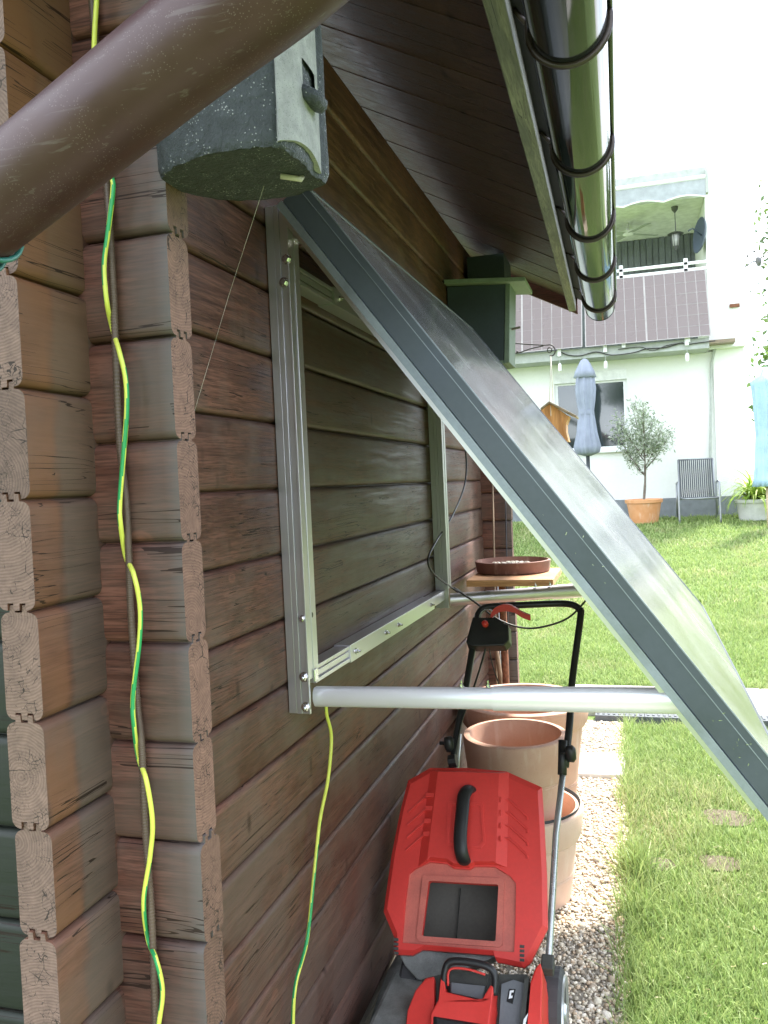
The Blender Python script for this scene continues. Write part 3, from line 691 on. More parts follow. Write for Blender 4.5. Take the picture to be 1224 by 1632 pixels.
# cross bars lying between the rails, telescoping in three pieces
def crossbar(zc, tilt, mat):
    y0, y1 = RY+.064, 2.138
    def Z(y): return zc+tilt*(y-y0)/(y1-y0)
    b = MB()
    def seg(ya, yb, x0, x1, h):
        V = []
        for y in (ya, yb):
            V += [(x0, y, Z(y)-h), (x1, y, Z(y)-h), (x1, y, Z(y)+h), (x0, y, Z(y)+h)]
        b.add(V, [(0,1,2,3)[::-1],(4,5,6,7),(0,1,5,4),(1,2,6,5),(2,3,7,6),(3,0,4,7)])
    seg(y0, .98, .004, .038, .0195); seg(y0, .98, .0382, .0425, .0045+.002); b.v, b.f, b.m = b.v, b.f, b.m
    for s_ in (-.0155, .0155):
        V = []
        for y in (y0, .98): V += [(.0385, y, Z(y)+s_-.0045), (.0445, y, Z(y)+s_-.0045), (.0445, y, Z(y)+s_+.0045), (.0385, y, Z(y)+s_+.0045)]
        b.add(V, [(0,1,2,3)[::-1],(4,5,6,7),(0,1,5,4),(1,2,6,5),(2,3,7,6),(3,0,4,7)])
    seg(.96, 1.92, .002, .0475, .0225); seg(1.90, y1, .004, .040, .019)
    o = b.build('cross_bar', mat, mount, bevel=.0008)
    for y in (1.0, 1.28, 1.42, 1.86): bolt((.0476, y, Z(y)), (1, 0, 0), mount, .006)
crossbar(1.075, -.015, 'aluminium'); crossbar(1.985, .0, 'rail_dark')
# struts: flat-topped rounded tubes from rail foot to panel edge
def strut(a, bb, r, y_step, mat, x0):
    a = np.array(a); bb = np.array(bb); dv = (bb-a); L = np.linalg.norm(dv); dv /= L; up = np.array([0, 0, 1.]); up -= dv*(up@dv); up /= np.linalg.norm(up); sd = np.cross(dv, up)
    def prof(R): 
        P = [(math.cos(t)*R*.62, math.sin(t)*R) for t in np.linspace(-math.pi*.5, -math.pi*1.5, 11)]   # convex side to the camera
        return P + [(R*.5, R), (R*.5, -R)]
    def piece(s0, s1, R):
        P = prof(R); V = [a+dv*s+sd*p*sgn+up*q for s in (s0*L, s1*L) for p, q in P]; m = len(P)
        b.add(V, [(i, (i+1) % m, m+(i+1) % m, m+i) for i in range(m)]+[tuple(range(m))[::-1], tuple(range(m, 2*m))])
    sgn = 1 if sd[1] > 0 else -1
    b = MB(); piece(0, .52, r*.90); piece(.50, 1., r); o = b.build('strut', mat, mount, 'auto')
    for s in (.42, .49): bolt(a+dv*L*s+up*(r+.0005), tuple(up), mount, .004)
    return o
strut((.052, .690, 1.031), (.868, .625, 1.062), .0245, 0, 'aluminium_tube', 0)
strut((.056, 2.16, 1.037), (.84, 2.28, 1.075), .027, 0, 'aluminium', 0)
for a in (0.02, .965):
    b = MB(); qbox(b, a, a+.02, .0, .99, -T-.031, -T-.0185); b.build('support_rail', 'aluminium', mount)
b = MB()
for yy in (.70, 2.2): b = MB(); b.box((.01, yy-.02, 2.05), (.125, yy+.02, 2.056)); b.box((.119, yy-.02, 2.0), (.125, yy+.02, 2.0502)); b.build('hinge_bracket', 'aluminium', mount)

# ------------------------------------------------------------------ cables
def twist(i, k, n, per=120): return 1 if ((k - i*n/per) % n) < n*.3 else 0
def cable(path, r, name, label):
    b = MB(); b.tube(path, r, 14, stripe=twist)
    return tag(b.build(name, ['cable_yellow', 'cable_green'], None, True), label, 'cable')
hp = [(146, -30), (147, 0), (155, 100), (162, 200), (169, 277), (177, 400), (183, 523), (190, 694), (201, 800), (205, 880), (209, 980), (219, 1123), (226, 1190), (232, 1323), (242, 1466), (248, 1632), (251, 1720)]
HY = -.012
hpath = spl([PY(u, v, HY) for u, v in hp], 90)
b = MB(); b.tube(hpath, [.0050+.0006*math.sin(i*2*math.pi/3) for i in range(len(hpath))], 12)
tag(b.build('conduit_hose', 'hose_brown', None, True), 'thin brown corrugated conduit hose running down the crossed corner logs', 'hose')
cp = [(158, -40, 1), (154, 0, 1), (150, 94, 1), (158, 180, 1), (177, 277, 1), (180, 303, 1), (172, 372, 1), (166, 423, 1), (170, 480, 1), (179, 523, 0), (190, 560, 1), (200, 603, 1), (202, 652, 1), (197, 723, 1), (191, 800, 1), (192, 835, 1), (200, 886, 0), (213, 915, 1), (223, 966, 1), (222, 1023, 1), (212, 1109, 1), (214, 1160, 1), (221, 1209, 0), (233, 1243, 1), (243, 1309, 1), (239, 1366, 1), (229, 1437, 1), (236, 1497, 0), (249, 1530, 1), (259, 1580, 1), (252, 1640, 1), (246, 1700, 1)]
cpath = spl([PY(u, v, -.0265 if f else -.004) for u, v, f in cp], 16)
cable(cpath, .0035, 'earthing_cable', 'yellow and green earthing cable coiled loosely round the brown conduit hose on the corner')
c2 = [(519, 1118), (521, 1140), (528, 1175), (523, 1240), (511, 1300), (505, 1350), (498, 1420), (493, 1470), (487, 1510), (471, 1570), (467, 1632), (470, 1700)]
cable(spl([PX(u, v, .022) for u, v in c2], 12), .0042, 'earthing_cable', 'yellow and green earthing cable hanging alone from the foot of the silver rail')
b = MB()
c3 = [PX(u, v, x) for u, v, x in ((705, 652, .04), (728, 678, .045), (742, 720, .05), (741, 770, .05), (722, 820, .045), (694, 865, .035), (682, 893, .03), (692, 915, .04), (722, 938, .06))]
c3 += [PY(u, v, 2.08) for u, v in ((735, 945), (760, 962), (790, 985), (825, 999), (860, 1000), (905, 985), (938, 952), (960, 925))]
b.tube(spl(c3, 8), .0038, 8); tag(b.build('solar_cable', 'cable_black', None, True), 'thin black solar cable looping from under the panel down behind the far rail', 'cable')
b = MB(); b.tube([PX(724, 938, .06), PX(732, 944, .062), PX(742, 951, .064)], [.006, .0085, .0065], 10); tag(b.build('cable_connector', 'black_plastic', None, True), 'small black plug joining the cable at the foot of the far rail', 'plug')

# ================================================================== BIRD HOUSE on the wall under the eave
bh = empty('bird_house', (.15, 2.65, 2.02), 'dark green wooden bird house with pale roof board under the eave', 'bird house')
fy = Fr((0, 2.60, 0), (1, 0, 0), (0, 0, 1))      # normal = -y
b = MB(); b.prism(fy, [(.006, 2.02), (.243, 2.02), (.262, 2.345), (.006, 2.36)], .0, -.19); b.build('box_body', 'birdbox_green', bh)
b = MB(); b.prism(fy, [(.2435, 2.004), (.2665, 2.008), (.283, 2.345), (.2625, 2.345)], .004, -.194); b.build('front_board', 'birdbox_pale', bh, bevel=.002)
b = MB(); b.prism(fy, [(.20, 2.004), (.243, 2.004), (.243, 2.0195), (.20, 2.0195)], .003, -.192); b.build('floor_board', 'birdbox_pale', bh)
b = MB(); b.prism(fy, [(.002, 2.366), (.352, 2.339), (.353, 2.357), (.002, 2.385)], .045, -.235); b.build('roof_board', 'birdbox_roof', bh, bevel=.002)
b = MB(); b.tube([(.27, 2.66, 2.16), (.312, 2.66, 2.165)], .005, 8); b.build('perch', 'bark', bh)
b = MB(); b.box((.02, 3.05, 2.36), (.2, 3.3, 2.60)); b.build('purlin', 'birdbox_green', cabin)

# ================================================================== BIRD FEEDER on its bracket
FYd = 3.62
b = MB()
b.tube(spl([PY(u, v, FYd) for u, v in ((818, 547), (845, 549), (868, 550), (879, 550), (885, 558), (882, 566), (876, 567))], 6), .0035, 8)
b.tube(spl([PY(u, v, FYd+.01) for u, v in ((818, 563), (828, 562), (845, 556), (866, 551))], 6), .0035, 8)
b.tube([PY(u, v, FYd) for u, v in ((823, 561), (826, 561))], .007, 8)
b.tube([tuple(np.array((PY(876, 558, FYd)))+np.array([.012*math.cos(t), 0, .014*math.sin(t)])) for t in np.linspace(0, 2*math.pi, 14)], .003, 6)
b.tube([PY(820, 555, FYd), (.12, FYd-.0, 2.22), (.08, 3.40, 2.22)], .004, 8)
tag(b.build('feeder_bracket', 'wire_dark', None, True), 'thin dark wire bracket with a hook reaching out behind the bird house', 'bracket')
fd = empty('bird_feeder', PY(884, 710, FYd), 'orange wooden bird feeder with curved sides hanging on white cords', 'bird feeder')
ff = Fr((0, FYd-.07, 0), (1, 0, 0), (0, 0, 1))
def fpx(L): return [(PY(u, v, FYd-.07)[0], PY(u, v, FYd-.07)[2]) for u, v in L]
b = MB(); b.prism(ff, fpx([(858, 655), (877, 644), (902, 660), (898, 672), (897, 685), (901, 703), (858, 703), (862, 680)]), 0, -.012); b.build('end_panel', 'feeder_wood', fd)
b = MB(); b.prism(ff, fpx([(858, 655), (877, 644), (902, 660), (898, 672), (897, 685), (901, 703), (858, 703), (862, 680)]), -.13, -.142); b.build('end_panel', 'feeder_wood', fd)
b = MB(); b.prism(ff, fpx([(901, 661), (907, 663), (902, 676), (902, 688), (906, 703), (901, 703), (897, 685), (898, 672)]), .005, -.147); b.build('side_panel', 'feeder_wood', fd)
b = MB(); b.prism(ff, fpx([(876, 640), (920, 663), (919, 665.5), (876, 643.5)]), .03, -.17); b.prism(ff, fpx([(876, 640), (862, 651), (863, 654), (876, 643.5)]), .03, -.17); b.build('roof_board', 'roofboard_wood', fd, bevel=.001)
b = MB(); b.tube([PY(878, 566, FYd), PY(876, 641, FYd-.04)], .0026, 6); b.tube([PY(878, 566, FYd), PY(881.5, 640, FYd+.03)], .0026, 6); b.tube([PY(877.5, 646, FYd-.085), PY(878, 663, FYd-.085)], .0022, 6)
b.build('hanging_cord', 'cord_white', fd, True)

# ================================================================== BIRD BATH
bx, by = .225, 2.78
bb_ = empty('bird_bath_stand', (.10, 2.85, 0), 'square wooden board on a rusty pole beside the cabin wall', 'stand')
zb = PY(812, 917, 2.64)[2]
A = [PZ(743, 925, zb), PZ(880, 920, zb)]; x0, x1 = A[0][0], A[1][0]
b = MB(); b.box((x0, min(A[0][1], A[1][1]), zb-.028), (x1+.01, 2.93, zb)); b.build('board', 'board_wood', bb_, bevel=.002)
b = MB(); b.tube([(x0+.095, 2.86, 0), (x0+.095, 2.86, zb-.028)], .0165, 14); b.build('pole', 'rust', bb_, True)
dc = ((x0+x1)/2-.020, 2.795, zb+.001); R = (x1-x0)/2*.97
b = MB(); b.lathe(dc, [(R*.93, 0), (R*.96, .004), (R, .052), (R-.012, .054), (R-.018, .012), (.01, .010)], 48, caps=(True, True))
tag(b.build('clay_dish', 'dish_clay', None, 'auto'), 'round brown clay dish of pale stones on the wooden board', 'dish')
random.seed(5); b = MB()
for i in range(24):
    a = random.uniform(-.3, 2.4); q = R*random.uniform(.55, .85); c = (dc[0]+q*math.cos(a), dc[1]+q*math.sin(a)*.9, dc[2]+.022)
    b.lathe(c, [(.004, -.01), (.014, -.005), (.016, .004), (.008, .013)], 7, wob=lambda t, j: 1+.2*math.sin(2*t+i))
tag(b.build('pebbles', 'stone_pale', None, 'auto'), kind='stuff')
# sticks leaning by the far corner
for k, (t0, b0, y_, r_, mt, lab) in enumerate((
    ((784.5, 745), (792, 1100), 3.22, .0052, 'bamboo', 'tall reddish thin cane standing at the far cabin corner'),
    ((805, 770), (812, 1100), 3.27, .0035, 'wire_dark', 'dark thin wire rod at the outer edge of the far corner logs'),
    ((793, 925), (799, 1095), 3.05, .0025, 'silver_tube', 'thin shiny wire stake behind the mower control box'),
    ((780, 960), (800, 1095), 2.98, .011, 'bamboo', 'thick brown cane leaning behind the rusty pole'))):
    b = MB(); b.tube([PY(*t0, y_), PY(*b0, y_), (PY(*b0, y_)[0]+.005, y_, 0)], r_, 8); tag(b.build('garden_stake', mt, None, True), lab, 'stake', 'stakes by the far corner')

# ================================================================== TERRACOTTA POTS
def pot(c, r0, r1, h, rim, lip, mat, label, bands=(.55,), name='terracotta_pot', group='terracotta pots behind the mower'):
    th = .014; pr = [(r0*.9, 0), (r0, .008)]
    for i in range(1, 9):
        s = i/8*(h-rim)/h; pr.append((r0+(r1-r0)*s, h*s))
    rr = r0+(r1-r0)*(h-rim)/h
    pr += [(rr+lip*.6, h-rim+.004), (rr+lip, h-rim+.018), (r1+lip, h-.012), (r1+lip-.004, h-.003), (r1+lip-.010, h), (r1-th, h), (r1-th-.004, h-.012), (rr-th, h-rim), (r0-th, .03), (.01, .028)]
    t_ = empty(name, c, label, 'plant pot', group)
    o = MB(); o.lathe(c, pr, 64, caps=(True, True)); o.build('pot_wall', mat, t_, 'auto')
    b = MB()
    for s in bands:
        q = r0+(r1-r0)*s+(lip if s > .85 else 0)
        for dz in (0, .009): b.lathe((c[0], c[1], h*s+c[2]+dz), [(q-.002, -.0035), (q+.0035, 0), (q-.002, .0035)], 64, caps=(False, False))
    b.build('raised_band', mat, t_, True)
    return t_
pot((.335, 1.93, .0), .165, .205, .335, .11, .016, 'terracotta_pale', 'pale squat terracotta pot at the bottom that carries a taller pot', (.3, .66))
b = MB(); b.lathe((.335, 1.93, .3), [(.188, .0), (.209, .045), (.206, .046), (.185, .002)], 64, caps=(False, False)); tag(b.build('pot_liner', 'black_plastic', None, True), 'black plastic ring inside the rim of the bottom pot', 'liner')
pot((.322, 1.93, .055), .135, .178, .535, .15, .01, 'terracotta', 'tall reddish terracotta pot standing inside the squat pot', (.16, .70))
pot((.28, 2.50, .0), .19, .258, .565, .10, .02, 'terracotta', 'widest terracotta pot with rolled rim, at the back against the wall', (.4,))

# ================================================================== LAWN MOWER
mow = empty('lawn_mower', (.28, 1.1, 0), 'red and black lawn mower with folding handle parked against the cabin wall', 'lawn mower')
# handle
rt = [PY(873, 1560, 1.12), PY(886, 1330, 1.33), PY(902, 1200, 1.50)]
b = MB(); b.tube([PY(868, 1600, 1.08)]+rt[:2]+[PY(898, 1225, 1.47)], .0095, 14); b.build('lower_tube', 'silver_tube', mow, True)
b = MB(); b.tube([PY(717, 1300, 1.40), PY(727, 1225, 1.45), PY(731, 1170, 1.50)], .0095, 14); b.build('lower_tube', 'silver_tube', mow, True)
hb = [PY(901, 1222, 1.47), PY(908, 1150, 1.56), PY(912, 1085, 1.66), PY(925, 985, 1.76), PY(924, 972, 1.78), PY(912, 964, 1.79), PY(885, 962, 1.80), PY(800, 966, 1.80), PY(775, 968, 1.79), PY(764, 976, 1.78), PY(760, 990, 1.76), PY(752, 1040, 1.70), PY(740, 1110, 1.58), PY(728, 1170, 1.50), PY(722, 1215, 1.44)]
b = MB(); b.tube(spl(hb, 5), .0115, 14); b.build('handlebar', 'handle_black', mow, True)
b = MB(); b.tube([PY(897, 1180, 1.50), PY(896, 1235, 1.455)], .0135, 12); b.build('clamp_sleeve', 'black_plastic', mow, True)
for u, v, y_ in ((909, 1200, 1.47), (716, 1185, 1.47)):
    b = MB(); q = np.array(PY(u, v, y_)); b.lathe(q, [(.012, -.014), (.022, -.010), (.024, .008), (.016, .016)], 12, axis=(1, 0, .1), wob=lambda t, j: 1+.18*math.cos(3*t)); b.tube([q-np.array([.03, 0, 0]), q], .006, 8); b.build('clamp_knob', 'black_plastic', mow, True)
b = MB(); b.tube([PY(728, 1212, 1.43), PY(716, 1214, 1.43)], .02, 10); b.build('cable_clip', 'black_plastic', mow)
# control box
fc = Fr(PY(778, 1010, 1.70), (1, 0, .0), (0, .5, .87))
cbx = [fc.px(*p) for p in ((753, 983), (765, 984), (792, 984), (812, 997), (813, 1022), (805, 1031), (760, 1032), (744, 1030), (742, 1024))]
b = MB(); b.prism(fc, cbx, -.045, .008, top=[(a*.96, c*.94) for a, c in cbx]); b.build('control_box', 'black_plastic', mow, bevel=.004)
b = MB(); q = np.array(PY(773, 994, 1.67)); b.lathe(q, [(.0105, -.01), (.0105, .006), (.006, .010)], 20, axis=tuple(fc.n)); b.build('start_button', 'red_plastic', mow, True)
lv = spl([PY(u, v, 1.74) for u, v in ((782, 985), (788, 975), (802, 969), (817, 971), (832, 980), (845, 985))], 5)
b = MB()
for i in range(len(lv)-1):
    a, c = lv[i], lv[i+1]; w = (.0115, .0095)[i > 14]; up_ = np.array([0, 0, w]); th_ = np.array([0, .018, 0])
    b.add([a-up_, c-up_, c+up_, a+up_, a-up_+th_, c-up_+th_, c+up_+th_, a+up_+th_], [(0,1,2,3),(7,6,5,4),(0,4,5,1),(3,2,6,7)]+([(0,3,7,4)] if i == 0 else [])+([(1,5,6,2)] if i == len(lv)-2 else []))
b.build('brake_lever', 'red_plastic', mow, 'auto')
b = MB(); b.tube(spl([PY(u, v, 1.76) for u, v in ((763, 985), (768, 975), (778, 971), (790, 975))], 5), .0022, 6); b.build('bare_wire', 'silver_tube', mow, True)
b = MB(); b.tube(spl([PY(775, 1030, 1.70), PY(768, 1055, 1.68), PY(757, 1090, 1.6), PY(742, 1130, 1.54), PY(733, 1160, 1.5), PY(724, 1205, 1.43)], 5), .0034, 8)
b.tube(spl([PY(779, 1030, 1.70), PY(785, 1060, 1.69), PY(795, 1090, 1.66)], 5), .002, 6); b.build('control_cable', 'cable_black', mow, True)
# deck and hood (only the tail shows below the catcher)
fm = Fr((.28, .96, .27), (1, 0, 0), (0, .80, .60))
def mp_(L): return [fm.px(*p) for p in L]
b = MB(); b.prism(fm, mp_([(632, 1660), (640, 1600), (655, 1565), (674, 1545), (690, 1545), (690, 1700), (640, 1700)]), -.12, -.02, top=mp_([(640, 1664), (647, 1604), (660, 1572), (676, 1553), (690, 1550), (690, 1700), (646, 1700)])); b.build('side_cover', 'red_plastic', mow, bevel=.004)
b = MB(); b.prism(fm, mp_([(668, 1548), (700, 1540), (838, 1540), (850, 1700), (660, 1700)]), -.16, -.045); b.build('deck', 'dusty_black', mow)
hood = mp_([(678, 1616), (690, 1586), (697, 1547), (709, 1547), (712, 1578), (765, 1590), (779, 1563), (795, 1566), (797, 1600), (790, 1700), (672, 1700)])
htop = mp_([(686, 1616), (699, 1592), (703, 1552), (707, 1552), (710, 1580), (767, 1594), (782, 1569), (786, 1572), (783, 1605), (770, 1700), (684, 1700)])
b = MB(); b.prism(fm, hood, -.10, .0, top=htop); b.build('motor_hood', 'red_plastic', mow, bevel=.0035)
b = MB(); b.prism(fm, mp_([(690, 1619), (772, 1632), (768, 1700), (688, 1700)]), -.0, .006, top=mp_([(697, 1624), (764, 1636), (760, 1700), (695, 1700)])); b.build('battery_flap', 'black_plastic', mow, bevel=.002)
lp = [(705, 1570), (709, 1550), (718, 1537), (745, 1537), (778, 1544), (789, 1556), (786, 1580)]
b = MB(); P3 = [fm.w(*fm.px(u, v), c) for (u, v), c in zip(lp, (-.02, .0, .012, .014, .012, .0, -.02))]; b.tube(spl(P3, 5), .0115, 12, flat=.8); b.build('carry_handle', 'black_plastic', mow, True)
b = MB(); P3 = [fm.w(*fm.px(u, v), c) for (u, v), c in zip([(713, 1568), (715, 1552), (724, 1546), (748, 1548), (774, 1555)], (-.01, .005, .010, .010, .006))]; b.tube(spl(P3, 5), .003, 8); b.build('handle_trim', 'red_plastic', mow, True)
b = MB(); b.prism(fm, mp_([(712, 1535), (776, 1545), (768, 1590), (714, 1578)]), -.05, -.03); b.build('vent_cavity', 'dusty_black', mow)
b = MB(); b.prism(fm, mp_([(716, 1560), (772, 1566), (767, 1588), (716, 1577)]), -.03, -.018); b.build('battery', 'grey_plastic', mow, bevel=.003)
b = MB(); b.prism(fm, mp_([(797, 1560), (816, 1553), (838, 1560), (822, 1700), (788, 1700)]), -.06, -.03); b.build('side_panel', 'grey_plastic', mow)
b = MB(); b.prism(fm, mp_([(809, 1568), (820, 1568), (815, 1592), (805, 1588)]), -.03, -.029); pl = b.build('emblem_plate', 'black_plastic', mow)
b = MB(); b.prism(fm, mp_([(810.5, 1571), (817, 1570), (816.5, 1573.5), (813, 1574), (812, 1579), (815, 1579), (814.5, 1582.5), (808.5, 1584)]), -.029, -.028); b.build('emblem', 'white_paint', pl)
b = MB(); b.prism(fm, mp_([(835, 1556), (842, 1552), (828, 1700), (818, 1700)]), -.06, -.015); b.build('edge_trim', 'dusty_black', mow)
b = MB(); b.prism(fm, mp_([(843, 1556), (850, 1534), (861, 1522), (866, 1536), (869, 1560), (866, 1700), (828, 1700)]), -.14, -.012, top=mp_([(845, 1560), (852, 1540), (860, 1530), (863, 1540), (864, 1562), (860, 1700), (834, 1700)])); b.build('handle_mount', 'red_plastic', mow, bevel=.004)
b = MB(); b.prism(fm, mp_([(841, 1612), (838, 1625), (833, 1650), (829, 1650), (834, 1622)]), -.011, -.009); b.build('side_mark', 'white_paint', mow)
b = MB(); q = np.array(PY(873, 1538, 1.05)); b.obox(q, (.016, 0, 0), (0, .02, .008), (0, -.006, .014)); b.build('clamp_block', 'dusty_black', mow, bevel=.004)
def wheel(cx, cy, r, w=.055):
    o = MB(); o.lathe((cx-w/2, cy, r), [(r*.5, 0), (r*.93, 0), (r, .008), (r, w-.008), (r*.93, w), (r*.86, w+.001)], 64, axis=(1, 0, 0), wob=lambda t, j: 1.02 if (j in (2, 3) and math.sin(22*t) > 0) else 1.); wt = o.build('wheel', 'tyre', mow, False)
    o = MB(); o.lathe((cx+w/2-.006, cy, r), [(r*.86, .002), (r*.84, .012), (r*.7, .012), (r*.6, .004), (r*.25, .006), (r*.2, .014), (.004, .014)], 40, axis=(1, 0, 0), caps=(True, True)); o.build('rim', 'silver_tube', wt, 'auto')
wheel(.510, 1.10, .108); wheel(.13, 1.14, .10); wheel(.49, .52, .09); wheel(.06, .52, .09)
b = MB(); b.prism(Fr((.27, .75, .10), (1, 0, 0), (0, 1, 0)), [(-.16, -.28), (.16, -.28), (.2, .1), (.2, .35), (-.19, .35), (-.19, .1)], -.03, .07); b.build('cutting_deck', 'deck_grey', mow, bevel=.01)

# grass catcher leaning against the handle with its mouth towards the camera
fg = Fr((.28, 1.10, .285), (1, 0, 0), (0, .62, .785))
def g(L): return [fg.px(*p) for p in L]
gc = empty('grass_catcher', (.28, 1.15, .14), 'red plastic grass catcher with black handle and square mouth on top of the mower', 'grass catcher')
outer = g([(648.5, 1241), (684, 1221), (745, 1221), (806, 1226.5), (863, 1252), (867, 1320), (870.6, 1394), (872, 1477.6), (844, 1534), (834, 1541), (791, 1532), (788, 1521), (671, 1512), (655, 1521), (625, 1519), (626, 1492), (609, 1451), (622, 1360), (636, 1290)])
cxm = sum(p[0] for p in outer)/len(outer); cym = sum(p[1] for p in outer)/len(outer)
def shr(L, k, ky=None): return [(cxm+(a-cxm)*k, cym+(c-cym)*(ky or k)) for a, c in L]
frame = g([(684, 1373), (712, 1376), (722, 1383), (748, 1385), (756, 1380), (788, 1380.6), (812, 1395), (822, 1407), (821, 1470), (819, 1517), (790, 1515), (672, 1505), (640, 1502), (645, 1440), (651, 1392), (662, 1383)])
mouth = g([(682, 1404), (685, 1402.5), (791, 1408.5), (793.5, 1411), (789, 1497.6), (786, 1499), (674, 1491), (671, 1488)])
mouth_o = g([(672, 1396), (676, 1393), (797, 1398), (803, 1403), (800, 1505), (795, 1508.5), (668, 1500), (662, 1493)])
b = MB(); b.prism(fg, outer, -.030, -.016, holes=[mouth[::-1]], top=None); b.prism(fg, shr(outer, 1.0), -.016, -.006, holes=[frame[::-1]], top=shr(outer, .945)); lid = b.build('lid', 'red_plastic', gc, bevel=.002)
# raised centre band
band = g([(685, 1227), (811, 1230), (808, 1382), (788, 1378), (757, 1378), (748, 1383), (722, 1381), (712, 1374), (684, 1371), (665, 1382)])
bt = g([(699, 1231), (796, 1234), (791, 1377), (786, 1374), (756, 1374), (748, 1379), (723, 1377), (713, 1370), (686, 1367), (682, 1372)])
b = MB(); b.prism(fg, band, -.0062, .010, top=bt); b.build('centre_band', 'red_plastic', lid, bevel=.0015)
side_l = g([(652, 1243), (684, 1229), (694, 1231), (686, 1370), (657, 1388), (640, 1430), (634, 1480), (617, 1448), (628, 1360), (640, 1290)])
b = MB(); b.prism(fg, frame, -.016, -.0135, holes=[mouth_o[::-1]]); b.prism(fg, mouth_o, -.0135, -.0085, holes=[mouth[::-1]]); b.build('mouth_frame', 'red_dusty', lid, bevel=.0015)
# ribs on both shoulders
b = MB()
for i in range(4):
    dv = i*20.5
    L1 = [(691-i*1.2, 1266+dv), (678-i*1.2, 1269+dv), (650-i*1.4, 1294+dv)]
    P3 = [fg.w(*fg.px(u, v), -.0045) for u, v in L1]; b.tube(P3, .0034, 6)
    if i == 0: b2 = MB()
    L2 = [(800, 1272+dv), (812, 1275+dv), (840, 1301+dv), (840, 1306+dv)]
    P3 = [fg.w(*fg.px(u, v), -.0045) for u, v in L2]; b2.tube(P3, .0034, 6)
    q = [fg.px(*p) for p in ((693-i*1.3, 1265+dv), (679.5-i*1.3, 1265+dv), (678.5-i*1.3, 1272+dv), (692-i*1.3, 1272+dv))]; b.prism(fg, q, -.0065, .0075)
    q = [fg.px(*p) for p in ((797.5, 1272+dv), (799.5, 1272+dv), (799, 1280+dv), (797, 1280+dv))]; b2.prism(fg, q, -.0065, .0105)
b.build('ribs', 'red_plastic', lid, 'auto'); b2.build('ribs', 'red_plastic', lid, 'auto')
b = MB()
for (u, v) in ((627, 1494), (828, 1505)):
    for i in range(4): q = [fg.px(*p) for p in ((u, v+i*7.2), (u+7.5, v+i*7.2+.8), (u+7.2, v+i*7.2+5.6), (u-.3, v+i*7.2+4.8))]; b.prism(fg, q, -.0065, -.0052)
b.build('vent_slots', 'dusty_black', lid)
# recess around the handle and handle
b = MB(); rec = g([(714, 1280), (732, 1278), (770, 1282), (775, 1345), (768, 1354), (712, 1350)]); rin = g([(720, 1284), (732, 1283), (766, 1287), (770, 1342), (764, 1348), (717, 1345)])
b.prism(fg, rec, .0098, .0135, holes=[rin[::-1]]); b.build('handle_recess', 'red_plastic', lid, bevel=.001)
hp3 = [((750, 1259), .004), ((748, 1262), .022), ((743, 1275), .038), ((741, 1300), .043), ((738, 1335), .043), ((738, 1358), .038), ((740, 1371), .022), ((741, 1374), .004)]
b = MB(); P3 = spl([fg.w(*fg.px(u, v), c) for (u, v), c in hp3], 5); b.tube(P3, .0200, 14, flat=.6); b.build('carry_handle', 'black_plastic', gc, 'auto')
# bin behind the lid: real hollow, open at the mouth
b = MB(); o2 = shr(outer, .95); o3 = shr(outer, .80, .72); V = []; n = len(o2)
rings = [(o2, -.029), (shr(outer, .93), -.10), (o3, -.20)]
for L, dz in rings: V += [fg.w(a, c, dz) for a, c in L]
Fc = [(j*n+i, j*n+(i+1) % n, (j+1)*n+(i+1) % n, (j+1)*n+i) for j in range(2) for i in range(n)]
tri = tessellate_polygon([[Vector((a, c, 0)) for a, c in o3]]); Fc += [tuple(i+2*n for i in t) for t in tri]
b.add(V, Fc); plain('bin_brown', (.17, .155, .13), .8); b.build('bin', 'bin_brown', gc, 'auto')
b = MB(); q0 = fg.px(712, 1400); q1 = fg.px(708, 1495); b.obox(np.array(fg.w((q0[0]+q1[0])/2, (q0[1]+q1[1])/2, -.185)), fg.x*.0008, fg.y*.09, fg.n*.004); b.build('seam', 'dusty_black', gc)
b = MB(); b.prism(fg, g([(630, 1516), (672, 1508), (700, 1512), (790, 1520), (690, 1560), (660, 1558), (640, 1535)]), -.10, -.035); b.build('rear_flap', 'deck_grey', gc, bevel=.004)
b = MB(); pts = [PX(u, v, .03) for u, v in ((596, 1640), (612, 1600), (628, 1575), (645, 1548))]; b.tube([(.055, 1.05, .03), (.05, 1.25, .05), (.05, 1.42, .045), (.045, 1.7, .04)], [.04, .045, .04, .035], 12, flat=.6); b.tube([(.055, .4, .03), (.05, .8, .035), (.055, 1.05, .03)], [.036, .04, .04], 12, flat=.6)
tag(b.build('edging_stone', 'deck_grey', None, True), 'low grey weathered kerb stone lying along the foot of the cabin wall', 'kerb')

# ================================================================== LAWN EDGES
b = MB()
for i in range(9):
    x0 = .50+i*.29; b.box((x0, 4.13, 0), (x0+.287, 4.255, .045)); 
    for k in range(9): b.box((x0+.012+k*.031, 4.15, .0452), (x0+.026+k*.031, 4.235, .050))
tag(b.build('rubber_edging', 'rubber_edge', bevel=.002), 'dark grey rubber lawn edging between the grass and the pale path', 'edging')
for u0, sx, sy, cx, cy, lab in ((0, .12, .17, .56, 3.30, 'flat pale stone slab set in the gravel beside the pots'),):
    P = [(cx+sx*a, cy+sy*c_) for a, c_ in ((-1, -1), (.9, -.95), (1, .2), (.95, 1), (-.3, .97), (-1, .9))]
    b = MB(); b.prism(Fr((0, 0, .0), (1, 0, 0), (0, 1, 0)), P, 0, .032); tag(b.build('stepping_stone', 'paving', bevel=.006), lab, 'stone')

